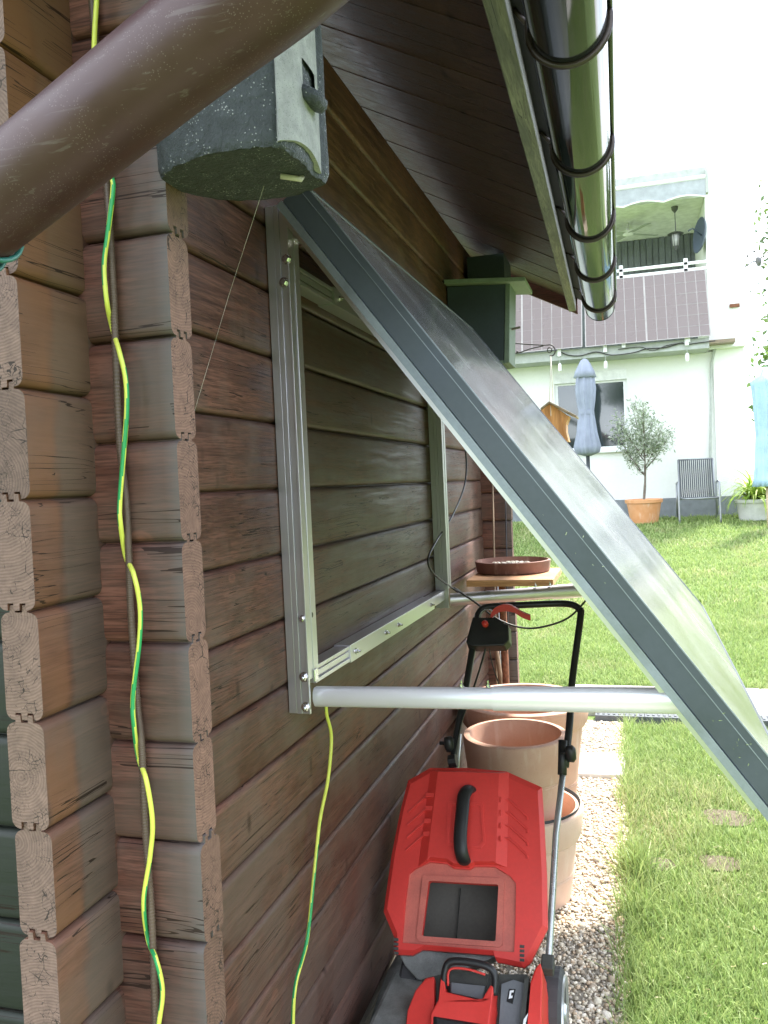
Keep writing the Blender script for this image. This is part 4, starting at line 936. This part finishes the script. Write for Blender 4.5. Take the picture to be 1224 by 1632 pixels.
# ================================================================== HOUSE
HYF = 13.5        # facade plane
hs = empty('house', (1, HYF, .76), 'white rendered two storey house with balcony at the end of the lawn', 'house')
def X(u, v, y=HYF): return PY(u, v, y)[0]
def Zz(u, v, y=HYF): return PY(u, v, y)[2]
gzh = .70; xc = X(1133, 640); xr = X(1188, 640); zs0 = Zz(1100, 563); 
wx0, wx1, wz0, wz1 = X(884, 640), X(1000, 640), Zz(960, 717), Zz(940, 592)
b = MB(); ffac = Fr((0, HYF, 0), (1, 0, 0), (0, 0, 1))
b.prism(ffac, [(-6, gzh), (xr, gzh), (xr, zs0+.0), (-6, zs0+.0)], 0, -.3, holes=[[(wx0, wz0), (wx0, wz1), (wx1, wz1), (wx1, wz0)]]); b.build('facade', 'white_wall', hs)
ztop = Zz(1133, 262, 13.0)
b = MB(); b.box((xc-.02, 13.25, zs0+.02), (xr, 16.5, ztop)); b.build('side_wall', 'white_wall', hs)
b = MB(); b.box((xc+.05, 13.44, gzh), (xr-.002, 13.497, zs0+.02)); b.build('corner_pier', 'white_wall', hs)
b = MB(); zp = Zz(1060, 794); b.box((-6, HYF-.02, gzh-.05), (xr+.003, HYF-.002, zp)); b.box((xc+.045, 13.42, gzh-.05), (xr+.006, 13.438, zp)); b.build('plinth', 'plinth_grey', hs)
# balcony slab
YB = 12.95
zb0 = Zz(1050, 560, YB); zb1 = Zz(1050, 546, YB)
b = MB(); b.box((-6, YB, zb0-.01), (X(1130, 540, YB), HYF-.003, zb0+.15)); sl_ = b.build('balcony_slab', 'slab_grey', hs)
b = MB(); b.box((X(1130, 540, YB)+.004, 13.0, zb0+.06), (X(1172, 540, 13.0), HYF-.004, zb0+.115)); b.build('ledge', 'roofboard_wood', hs)
b = MB(); b.box((-6, 15.4, zs0+.02), (xc-.025, 15.5, ztop+.4)); b.build('balcony_rear_wall', 'balcony_dark', hs)
zc0 = Zz(1110, 372, 15.4)
b = MB(); b.box((-6, 13.30, zc0), (xc-.025, 15.39, zc0+.3)); b.build('balcony_ceiling', 'soffit_white', hs)
b = MB(); b.box((-6, 13.05, ztop-.10), (xc+.0, 16.5, ztop)); b.build('roof', 'slab_grey', hs)
b = MB(); b.box((-6, 13.26, zc0), (xc-.022, 13.298, ztop-.102)); b.build('lintel', 'soffit_white', hs)
# rail and curtains
b = MB()
for i in range(30):
    x0 = -1+i*.11; b.box((x0, 15.33+.02*(i % 2), zs0+.3), (x0+.1, 15.36+.02*(i % 2), zc0-.002))
b.build('curtain', 'balcony_dark', hs)
zr = Zz(1060, 423, YB-.08); dz = .045
b = MB()
for z_ in (zr+.0, zr-.10): b.box((-3, YB-.06, z_-dz/2), (X(1130, 420, YB), YB-.03, z_+dz/2))
for u in (1093, 990): b.box((X(u, 440, YB)-.03, YB-.06, zb0+.1), (X(u, 440, YB)+.03, YB-.028, zr+.08))
b.build('balcony_rail', 'white_paint', hs, bevel=.003)
# window
wn = MB(); wn.box((wx0+.0, HYF-.01, wz1-.17), (wx1, HYF+.12, wz1-.002)); 
for k in range(6): wn.box((wx0+.002, HYF-.014, wz1-.165+k*.027), (wx1-.002, HYF-.0105, wz1-.145+k*.027))
win = MB(); t_ = .055
win.box((wx0, HYF+.05, wz0), (wx0+t_, HYF+.1, wz1-.171)); win.box((wx1-t_, HYF+.05, wz0), (wx1, HYF+.1, wz1-.171)); win.box((wx0+t_, HYF+.05, wz0), (wx1-t_, HYF+.1, wz0+t_)); win.box((wx0+t_, HYF+.05, wz1-.171-t_*.6), (wx1-t_, HYF+.1, wz1-.172))
wo = win.build('window', 'white_paint', hs, bevel=.003)
wn.build('shutter_box', 'soffit_white', wo)
b = MB(); b.box((wx0+t_+.001, HYF+.07, wz0+t_+.001), (wx1-t_-.001, HYF+.08, wz1-.171-t_*.6-.001)); b.build('pane', 'window_glass', wo)
b = MB(); b.box((wx0-.05, HYF-.06, wz0-.05), (wx1+.05, HYF+.05, wz0-.003)); b.build('sill', 'white_paint', wo, bevel=.004)
# downpipe on the facade
b = MB(); b.tube(spl([PY(1140, 556, 13.4), PY(1137, 566, 13.42), PY(1134, 585, 13.44), PY(1133, 640, 13.44), PY(1132, 720, 13.44), PY(1131, 790, 13.44)], 5), .02, 10); b.build('downpipe', 'slab_grey', hs, True)
b = MB(); b.box((X(1163, 487, 13.2), 13.2, Zz(1170, 489, 13.2)), (X(1179, 487, 13.2), 13.249, Zz(1170, 484, 13.2))); b.build('vent_hood', 'rust', hs)
# awning
aw = empty('awning', (1.4, 12.9, Zz(1060, 300, 12.9)), 'grey awning with scalloped valance rolled in above the balcony', 'awning')
b = MB(); YA = 12.95; za, zb_ = Zz(1120, 282, YA), Zz(1120, 286, YA); xa1 = X(1124, 282, YA)
b.tube([(-3, YA, za), (xa1, YA, za)], .035, 10); b.build('front_bar', 'white_paint', aw, True)
b = MB(); L = [(-3, 0)]; vv = []
n = 90; V = []; Fc = []
for i in range(n+1):
    x = -3+(xa1+3)*i/n; V += [(x, YA-.01, za-.03), (x, YA-.01, za-.31+.055*abs(math.sin(math.pi*(x-xa1)/.62))**1.0*1.), (x, YA+.0, za-.03), (x, YA+.0, za-.31+.055*abs(math.sin(math.pi*(x-xa1)/.62)))]
for i in range(n): a = 4*i; Fc += [(a, a+1, a+5, a+4), (a+2, a+6, a+7, a+3), (a+1, a+3, a+7, a+5)]
b.add(V, Fc); b.build('valance', 'awning_cloth', aw)
b = MB(); b.tube([(V[4*i][0], YA-.012, V[4*i+1][2]) for i in range(n+1)], .012, 6); b.build('valance_trim', 'white_paint', aw)
b = MB(); b.box((-3, 13.0, za+.05), (xa1+.03, 13.24, za+.17)); b.box((xa1+.0, 12.93, za-.25), (xa1+.04, 13.04, za+.12)); b.build('cassette', 'slab_grey', aw, bevel=.005)
# hanging lantern
ln = empty('hanging_lantern', PY(1077, 400, 13.6), 'small glass lantern hanging on a chain from the balcony ceiling', 'lantern')
YL = 13.6; c = PY(1077, 385, YL); 
b = MB(); b.lathe((c[0], YL, zc0-.10), [(.01, 0), (.05, .05), (.055, .10)], 12); b.tube([(c[0], YL, zc0-.1), (c[0]+.004, YL, Zz(1077, 372, YL))], .008, 6)
zl = Zz(1077, 370, YL); b.lathe((c[0], YL, zl-.03), [(.13, 0), (.09, .02), (.02, .045)], 16)
for a in range(6): b.tube([(c[0]+.07*math.cos(a*1.05), YL+.07*math.sin(a*1.05), zl-.03), (c[0]+.055*math.cos(a*1.05), YL+.055*math.sin(a*1.05), zl-.23)], .005, 5)
b.lathe((c[0], YL, zl-.29), [(.02, 0), (.03, .02), (.06, .06)], 12); b.build('lantern_frame', 'lantern_metal', ln)
b = MB(); b.lathe((c[0], YL, zl-.225), [(.045, 0), (.06, .19)], 12); b.build('lantern_pane', 'lantern_glass', ln, True)
# ceiling fan
cf = empty('ceiling_fan', PY(1000, 350, 13.9), 'white ceiling fan under the balcony ceiling beside the gutter edge', 'fan')
c = np.array((X(1000, 348, 14.2), 14.2, zc0)); b = MB(); b.lathe(c-np.array([0, 0, .22]), [(.03, 0), (.09, .02), (.09, .08), (.02, .1), (.02, .22)], 14); b.build('motor', 'soffit_white', cf, True)
for k in range(4):
    a = .6+k*math.pi/2; b = MB(); dv = np.array([math.cos(a), math.sin(a), 0]); pv = np.array([-math.sin(a), math.cos(a), .15])
    b.obox(c-np.array([0, 0, .18])+dv*.33, dv*.25, pv*.055, (0, 0, .004)); b.build('blade', 'slab_grey', cf)
# satellite dish seen edge on
sd = empty('satellite_dish', PY(1119, 372, 13.3), 'dark satellite dish seen edge on at the end of the balcony', 'satellite dish')
c = np.array(PY(1118, 375, 13.35)); b = MB(); b.lathe(c, [(.02, -.03), (.15, -.02), (.25, .01), (.28, .04), (.275, .045), (.14, -.005), (.02, -.012)], 32, axis=(-.96, -.25, .1)); b.build('reflector', 'dish_blue', sd, 'auto')
b = MB(); b.tube([c, c+np.array([-.13, -.02, .12]), c+np.array([-.2, -.05, .08])], .012, 8); b.build('feed_arm', 'dish_blue', sd, True)
# balcony solar panels
def balpanel(u0, u1, label):
    yt, yb = YB-.075, YB-.13
    T0, T1, B0, B1 = [np.array(p) for p in (PY(u0, 449.8-(u0-930)*.108, yt), PY(u1, 449.8-(u1-930)*.108-.0, yt), PY(u0+ (2 if u0 > 900 else 0), 553-(u0-930)*.092, yb), PY(u1+(9 if u1 > 1100 else 1), 553-(u1+8-930)*.092, yb))]
    t_ = empty('balcony_solar_module', tuple((B0+B1)/2), label, 'solar panel', 'solar panels hung on the balcony rail')
    def q(a, c, d=0): return (T0*(1-a)+T1*a)*(1-c)+(B0*(1-a)+B1*a)*c+np.array([0, -d, 0])
    b = MB(); V = [q(a, c, d) for d in (-.03, 0) for a, c in ((0, 0), (1, 0), (1, 1), (0, 1))]; b.add(V, [(3,2,1,0),(4,5,6,7),(0,1,5,4),(1,2,6,5),(2,3,7,6),(3,0,4,7)]); b.build('cells', 'cell_brown', t_)
    b = MB()
    def line(a0, c0, a1, c1, w, d=.002):
        A, B_ = q(a0, c0, d), q(a1, c1, d); dv = (B_-A)/np.linalg.norm(B_-A); s_ = np.cross(dv, (0, 1, 0))*w; b.add([A-s_, B_-s_, B_+s_, A+s_], [(0, 1, 2, 3)])
    nc = 12
    for i in range(1, nc): line(i/nc, 0, i/nc, 1, .0045 if i != nc//2 else .013, .0025)
    if u1 > 1100:
        for j in range(1, 6): line(.76, j/6, 1, j/6, .0035)
    for j in range(1, 6):
        if u1 <= 1100 or True: line(0, j/6, 1, j/6, .0008)
    line(0, .004, 1, .004, .006); line(0, .996, 1, .996, .006); line(.003, 0, .003, 1, .008); line(.997, 0, .997, 1, .008)
    b.build('cell_lines', 'cell_line', t_)
balpanel(931, 1124, 'brown framed solar panel on the balcony rail, right of the joint'); balpanel(740, 927, 'brown solar panel on the balcony rail mostly hidden behind the cabin eave')
# clip lamps under the slab
for u, v0, v1, lab in ((891, 553, 590, 'white clip lamp under the balcony, nearest the feeder cord'), (964, 546, 586, 'white clip lamp under the balcony between the other two'), (1094, 535, 574, 'white clip lamp under the balcony, nearest the house corner')):
    yq = YB-.02; t_ = empty('clip_lamp', PY(u, v1, yq), lab, 'lamp', 'clip lamps under the balcony')
    p = np.array(PY(u, v0, yq)); q_ = np.array(PY(u+1.5, v1, yq)); b = MB(); b.obox(p-np.array([0, 0, .07]), (.03, 0, 0), (0, .03, 0), (0, 0, .085)); b.build('clip', 'white_paint', t_, bevel=.006)
    b = MB(); b.tube([p-np.array([0, 0, .15]), q_+np.array([0, 0, .1])], .005, 6); b.build('cord', 'slab_grey', t_)
    b = MB(); b.lathe(q_-np.array([0, 0, .02]), [(.02, 0), (.028, .02), (.028, .11), (.015, .13)], 12); b.build('bulb', 'white_paint', t_, True)
b = MB(); b.tube(spl([PY(u, v, YB-.03) for u, v in ((893, 561), (906, 566), (925, 567), (950, 561), (975, 566), (1010, 562), (1030, 556), (1060, 554), (1085, 547), (1094, 549), (1110, 547), (1140, 543))], 5), .009, 6)
b.tube(spl([PY(u, v, YB-.03) for u, v in ((985, 557), (1020, 553), (1040, 559), (1062, 551), (1088, 546))], 5), .006, 6)
tag(b.build('lamp_cable', 'wire_dark', None, True), 'dark loose cable sagging along the underside of the balcony slab', 'cable')

# ------------------------------------------------------------------ garden by the house
def foliage(center, rad, n, size, pal, name, parent, seed=1, elong=2.6, clumps=14, shape=None):
    r = np.random.default_rng(seed); C = []; 
    cc = r.normal(0, 1, (clumps, 3)); cc /= np.linalg.norm(cc, axis=1)[:, None]; cc *= (r.random((clumps, 1))**.5)*.8
    k = r.integers(0, clumps, n); p = cc[k]+r.normal(0, .2, (n, 3)); p = p*np.array(rad)+np.array(center)
    if shape is not None: p = shape(p, r)
    tv = [(0, 0, 0), (.5, .5*elong, .1), (0, elong, 0), (-.5, .5*elong, .1)]; tf = [(0, 1, 2, 3)]
    a = r.normal(0, 1, (n, 3, 3)); q, _ = np.linalg.qr(a)
    s = size*r.uniform(.6, 1.3, (n, 1))*np.ones(3); pal = np.array(pal); c = pal[r.integers(0, len(pal), n)]*r.uniform(.8, 1.2, (n, 1))
    org = np.array(wloc(parent)) if parent is not None else np.zeros(3)
    o = scatter_mesh(name, tv, tf, p-org, q, s, c, 'leaves'); o.parent = parent; return o
# olive tree in an orange pot
YO = 12.6; pc = PY(1027, 828, YO); gz_o = gz(0, YO)
def simplepot(c, r0, r1, h, mat, name, label, group=None):
    t_ = MB(); t_.lathe(c, [(r0*.9, 0), (r0, .01), (r1*.96, h*.84), (r1*1.04, h*.85), (r1*1.06, h*.98), (r1*1.03, h), (r1*.92, h), (r1*.9, h*.9), (.01, h*.88)], 40)
    return tag(t_.build(name, mat, None, 'auto'), label, 'plant pot', group)
simplepot((pc[0], YO, gz_o), .205, .27, .38, 'terracotta_orange', 'flower_pot', 'orange terracotta pot of the small olive tree by the house wall')
b = MB(); 
for k in range(3): b.tube(spl([(pc[0]+.285*math.cos(t)*(1 if 1 else 0), YO+.285*math.sin(t)*1., gz_o+.2+.03*math.sin(5*t+k)) for t in np.linspace(math.pi*1.1, math.pi*1.9, 8)], 4), .006, 5) if k == 0 else None
ot = empty('olive_tree', (pc[0], YO, gz_o+.34), 'small silvery olive tree with slim trunk growing in the orange pot', 'olive tree')
t0 = np.array((pc[0], YO, gz_o+.33)); tr = MB(); top = np.array(PY(1028, 736, YO)); tr.tube(spl([t0, (t0+top)/2+np.array([.01, 0, 0]), top], 5), [.02]*5+[.016]*5+[.013], 8)
tips = []
random.seed(11)
for (u, v) in ((985, 668), (1000, 690), (1010, 655), (1024, 655), (1040, 668), (1055, 680), (1062, 705), (995, 715), (1012, 640), (1048, 700), (1025, 645), (982, 690), (1068, 690)):
    e = np.array(PY(u, v, YO+random.uniform(-.35, .35))); s_ = top+np.array([0, 0, random.uniform(-.25, .3)]); tips.append((s_, e)); tr.tube(spl([s_, (s_+e)/2+np.array([0, 0, -.05]), e], 3), [.010]*3+[.006]*3+[.003], 5)
tr.build('trunk', 'bark', ot, True)
def olive(p, r):
    n = len(p); out_ = np.zeros((n, 3)); k = r.integers(0, len(tips), n); t = r.uniform(.25, 1.05, n)[:, None]
    S_ = np.array([a for a, _ in tips]); E_ = np.array([a for _, a in tips]); out_ = S_[k]*(1-t)+E_[k]*t+r.normal(0, .055, (n, 3)); return out_
foliage((0, 0, 0), (1, 1, 1), 3000, .021, [(.34, .39, .28), (.44, .48, .37), (.24, .3, .19), (.52, .55, .45)], 'crown', ot, 5, 3.2, shape=olive)
# garden chair
ch = empty('garden_chair', (PY(1110, 826, 12.7)[0], 12.7, gz(0, 12.7)), 'grey garden chair with striped sling back against the house wall', 'chair')
cxh = PY(1111, 780, 12.7)[0]; zc = gz(0, 12.45); zh = PY(1106, 732, 12.85)[2]
b = MB(); w = .29
for s_ in (-1, 1):
    x = cxh+s_*w; b.tube(spl([(x, 12.30, zc), (x, 12.32, zc+.3), (x, 12.36, zc+.60), (x, 12.45, zc+.63), (x, 12.75, zc+.62), (x-.0, 12.8, zc+.60)], 4), .016, 8)
    b.tube([(x, 12.9, zc), (x, 12.78, zc+.62)], .016, 8)
b.tube([(cxh-w, 12.36, zc+.38), (cxh+w, 12.36, zc+.38)], .016, 8)
b.build('frame', 'chair_metal', ch, True)
b = MB()
for s_ in (-1, 1): x = cxh+s_*(w-.035); b.tube(spl([(x, 12.35, zc+.40), (x, 12.66, zc+.38), (x, 12.74, zc+.45), (x*1-.0, 12.9, zh)], 4), .013, 8)
b.tube([(cxh-w+.035, 12.9, zh), (cxh+w-.035, 12.9, zh)], .013, 8); b.build('back_frame', 'chair_metal', ch, True)
b = MB()
for i in range(17):
    x = cxh-w+.055+i*(2*w-.11)/16; b.tube([(x, 12.36, zc+.40), (x, 12.64, zc+.385), (x, 12.73, zc+.45), (x, 12.89, zh)], .0115, 5, flat=.4)
b.build('sling', 'sling_grey', ch, True)
# daylily planter
YD = 12.6; q = PY(1202, 826, YD); simplepot((q[0]+.05, YD, gz(0, YD)), .26, .30, .32, 'grey_planter', 'planter', 'round pale grey planter of the daylily by the house corner')
dl = empty('daylily', (q[0]+.05, YD, gz(0, YD)+.3), 'bright green arching daylily leaves in the pale grey planter', 'plant')
def blades(c, n, L, w, parent, seed, pal=((.30, .42, .06), (.22, .36, .05), (.42, .5, .12))):
    r = random.Random(seed); V = []; Fc = []
    for i in range(n):
        a = r.uniform(0, 2*math.pi); el = r.uniform(.5, 1.4); l = L*r.uniform(.6, 1.15); x, y, z = c[0]+r.uniform(-.12, .12), c[1]+r.uniform(-.12, .12), c[2]; k = len(V); dx, dy = math.cos(a), math.sin(a); hx, hz = math.cos(el), math.sin(el)
        for j in range(8):
            t = j/7; ww = w*(1-t**2)*.5+.001; V += [(x-dy*ww, y+dx*ww, z), (x+dy*ww, y-dx*ww, z)]
            el2 = el-2.3*t*(1.5-el*.6); x += dx*math.cos(el2)*l/7; y += dy*math.cos(el2)*l/7; z += math.sin(el2)*l/7
        for j in range(7): Fc.append((k+2*j, k+2*j+1, k+2*j+3, k+2*j+2))
    me = put('leaves', V, Fc, 'leaves', parent); at = me.data.color_attributes.new('tint', 'FLOAT_COLOR', 'POINT'); C = []
    for i in range(n): p_ = r.choice(pal); C += [*p_, 1]*16
    at.data.foreach_set('color', C)
blades((q[0]+.05, YD, gz(0, YD)+.3), 230, .74, .032, dl, 4)
# parasols
def parasol(c, prof, n, mat, pole, label, depth=.20, polemat='pole_dark', capmat=None, zc_=None):
    t_ = empty('parasol', (c[0], c[1], zc_ if zc_ else gz(0, c[1])), label, 'parasol')
    b = MB(); b.lathe((c[0], c[1], 0), prof, 64, wob=lambda t, j: 1+depth*math.sin(7*t+.35*j*.3)*min(1, j/3)+.07*math.sin(15*t+1.3), caps=(True, True)); b.build('canopy', mat, t_, True)
    b = MB(); b.tube([(c[0], c[1], t_.location[2]), (c[0], c[1], prof[0][1]+.02)], pole, 10); b.build('pole', polemat, t_, True)
    return t_
YP = 12.3
def pz(v, u=932): return PY(u, v, YP)[2]
xp = PY(934, 650, YP)[0]; k = lambda px: px*(YP+1.05)/F*1.0
pg = parasol((xp, YP, 0), [(k(5), pz(727)), (k(17), pz(722)), (k(19), pz(712)), (k(14), pz(690)), (k(11), pz(662)), (k(10.5), pz(655)), (k(12.5), pz(640)), (k(14), pz(620)), (k(12.5), pz(602)), (k(9), pz(596)), (k(3), pz(585))], 0, 'parasol_grey', .03, 'closed grey parasol with a cap standing in front of the house window', .13)
b = MB(); b.lathe((xp-.0, YP, 0), [(k(16), pz(602)), (k(13.5), pz(592)), (k(9), pz(580)), (k(5.5), pz(574)), (k(1), pz(571.5))], 48, wob=lambda t, j: 1+.12*math.sin(6*t)*(j < 2)); b.build('cap', 'parasol_grey', pg, True)
b = MB(); b.lathe((xp, YP, 0), [(k(11.3), pz(661)), (k(11.6), pz(657)), (k(11.3), pz(654))], 32, caps=(False, False)); b.build('strap', 'parasol_grey', pg, True)
YQ = 11.6; xq = PY(1222, 700, YQ)[0]
def pq(v): return PY(1222, v, YQ)[2]
kq = lambda px: px*(YQ+1.05)/F
parasol((xq, YQ, 0), [(kq(8), pq(772)), (kq(20), pq(775)), (kq(17), pq(762)), (kq(15), pq(740)), (kq(13), pq(690)), (kq(15), pq(640)), (kq(17), pq(612)), (kq(18), pq(607)), (kq(10), pq(600)), (kq(3), pq(585))], 0, 'parasol_blue', .03, 'closed light blue parasol on a wooden pole at the right edge', .12, 'pole_wood')
# tree right of the house and shrubs
def tree(c, h, r, label, seed, name='garden_tree', nl=2600, pal=((.10, .15, .05), (.15, .21, .07), (.07, .11, .04), (.2, .26, .12)), size=.085, cat='tree'):
    t_ = empty(name, c, label, cat); random.seed(seed); b = MB(); c = np.array(c); top = c+np.array([0, 0, h*.75]); b.tube(spl([c, c+np.array([.1, 0, h*.4]), top], 5), list(np.linspace(.13, .05, 11)), 8)
    ends = []
    for i in range(16):
        s_ = c+np.array([0, 0, h*random.uniform(.3, .75)]); a = random.uniform(0, 6.28); e = s_+np.array([math.cos(a)*r*random.uniform(.5, 1), math.sin(a)*r*random.uniform(.5, 1), h*random.uniform(.0, .3)]); ends.append((s_, e)); b.tube(spl([s_, (s_+e)/2+np.array([0, 0, .1]), e], 3), list(np.linspace(.05, .012, 7)), 6)
    b.build('trunk', 'bark', t_, True)
    def shp(p, rr):
        k_ = rr.integers(0, len(ends), len(p)); t = rr.uniform(.35, 1.1, len(p))[:, None]; S_ = np.array([a for a, _ in ends]); E_ = np.array([a for _, a in ends]); return S_[k_]*(1-t)+E_[k_]*t+rr.normal(0, .28, p.shape)
    foliage((0, 0, 0), (1, 1, 1), nl, size, pal, 'crown', t_, seed, 1.7, shape=shp)
tree((6.3, 24, .76), 9.5, 1.9, 'leafy tree behind the house at the right edge, pale against the sky', 21, nl=9000, size=.11)
tree((4.95, 19, .76), 4.6, 1.3, 'lower bushy green tree beside the house corner', 22, nl=6000, size=.09, pal=((.12, .2, .05), (.18, .27, .07), (.09, .15, .04)))
# planting and cover seen under the panel, far left of the lawn
q = PZ(818, 812, .74); sh = empty('garden_shrub', (q[0]-.1, 12.9, .76), 'small yellow green shrub glimpsed below the panel beside the cabin', 'shrub')
foliage((q[0]-.1, 12.9, 1.05), (.3, .25, .28), 700, .03, [(.22, .33, .06), (.3, .4, .1), (.14, .24, .05)], 'leaves', sh, 9)
b = MB(); fcv = Fr((q[0]+.1, 12.2, .745), (1, 0, 0), (0, 1, 0)); rs = random.Random(2)
V = [(q[0]-.5+i*.12, 11.6+j*.14, .68+.14*math.sin(i*1.3+j)*math.sin(j*1.7)*.6+.14*(1-abs(i-5)/6)) for j in range(7) for i in range(12)]
b.add(V, [(j*12+i, j*12+i+1, (j+1)*12+i+1, (j+1)*12+i) for j in range(6) for i in range(11)]); tag(b.build('tarpaulin', 'teal_cover', None, True), 'crumpled pale green tarpaulin on the lawn beyond the cabin corner', 'tarpaulin')
b = MB(); b.box((q[0]-1.2, 11.3, .55), (q[0]+.85, 11.48, .66)); tag(b.build('border_kerb', 'stone_pale', bevel=.01), 'pale stone kerb in front of the green tarpaulin', 'kerb')
# terrace lights bracket right of the house
b = MB(); ya = 14.5
b.tube([PY(1139, 418, 13.6), PY(1172, 414, 13.6)], .008, 6); b.tube([PY(1170, 415, 13.6), PY(1166, 424, 13.6), PY(1167, 432, 13.6)], .03, 6); b.tube([PY(1167, 422, 13.6), PY(1186, 426, 13.6), PY(1200, 417, 13.6), PY(1209, 415, 13.6), PY(1224, 401, 13.6)], .012, 6)
b.lathe(PY(1209, 416, 13.6), [(.02, -.08), (.05, -.02), (.04, .06)], 10); b.lathe(PY(1191, 408, 13.6), [(.01, -.02), (.025, 0), (.01, .02)], 8); b.lathe(PY(1202, 401, 13.6), [(.01, -.02), (.025, 0), (.01, .02)], 8)
b.tube([PY(1150, 416, 13.6), PY(1150, 430, 13.3)], .012, 6)
tag(b.build('wall_antenna', 'lantern_metal', None, True), 'thin grey aerial arm with small parts beside the upper house wall', 'aerial')
# one strand of spider silk under the nest box
b = MB(); b.tube([(.262, .06, 1.934), PX(365, 470, .10), PX(310, 655, .03)], .00022, 4)
tag(b.build('spider_thread', 'cord_white', None), 'single slack spider thread from the nest box to the wall', 'thread')

# ------------------------------------------------------------------ unseen leafy screen, added to cut low sky light; mirrored in the gutter
def added_hedge(a, c, h, th, label, seed):
    a = np.array(a, float); c = np.array(c, float); d = c-a; L = np.linalg.norm(d); d /= L; nn = np.array([-d[1], d[0], 0])
    t_ = empty('added_hedge', tuple((a+c)/2), label, 'added_hedge'); r = np.random.default_rng(seed); nx, nz_ = int(L/.35), 10; V = []; Fc = []
    m = (nz_+1)*2
    for i in range(nx+1):
        for s_ in (1, -1):
            rng_ = range(nz_+1) if s_ == 1 else range(nz_, -1, -1)
            for j in rng_: V.append(a+d*L*i/nx+nn*s_*(th*.42*(1-.25*(j/nz_)**3)+r.normal(0, .06))+np.array([0, 0, h*.95*j/nz_+r.normal(0, .05)*(j > 0)]))
    for i in range(nx):
        for k in range(m): Fc.append((i*m+k, i*m+(k+1) % m, (i+1)*m+(k+1) % m, (i+1)*m+k))
    put('branches', V, Fc, 'hedge_core', t_)
    n = int(L*h*130); u = r.random(n)*L; z = r.random(n)*h; sd = np.where(r.random(n) < .5, 1, -1)
    P = a+d*u[:, None]+nn*(sd*(th*.45+r.normal(0, .07, n)))[:, None]; P[:, 2] = z; top_ = r.random(n) < .2; P[top_, 2] = h+r.normal(0, .08, top_.sum()); 
    P[top_] += nn*((r.random(top_.sum())-.5)*th*.6)[:, None]
    foliage((0, 0, 0), (1, 1, 1), n, .06, [(.05, .09, .025), (.07, .12, .03), (.04, .07, .02), (.1, .15, .05)], 'foliage', t_, seed, 1.6, shape=lambda p, rr: P)
plain('hedge_core', (.02, .035, .012), .9)
added_hedge((11.5, -11, 0), (11.5, 11, .4), 3.3, 1.2, 'tall leafy screen added unseen beyond the right edge to block low sky light', 31)
tree((1.9, -15, 0), 8.5, 2.4, 'big dark tree behind the viewer, mirrored in the right half of the house window', 41, nl=9000, size=.11, pal=((.05, .09, .03), (.08, .12, .04), (.03, .06, .02)))

# small litter: dry clippings and leaf bits lying on the gravel and the lawn edge
def litter():
    n = 900; x = rng.uniform(.3, 2.0, n); y = rng.uniform(1.1, 4.1, n); z = np.where(x < .7, .016, .022)
    pos = np.stack([x, y, z], 1); m = len(pos); s_ = rng.uniform(.004, .011, m)
    tv = [(-.12, 0, 0), (.12, 0, .03), (.1, 1, .06), (-.08, .9, .0)]; pal = np.array([[.45, .38, .2], [.3, .22, .12], [.5, .45, .3], [.2, .25, .08]])
    c = pal[rng.integers(0, 4, m)]; scl = np.repeat(s_[:, None], 3, 1)*np.array([1.6, 1.5, 1.])
    tag(scatter_mesh('leaf_litter', tv, [(0, 1, 2, 3)], pos, rots(m, .3), scl, c, 'leaves'), kind='stuff')
litter()
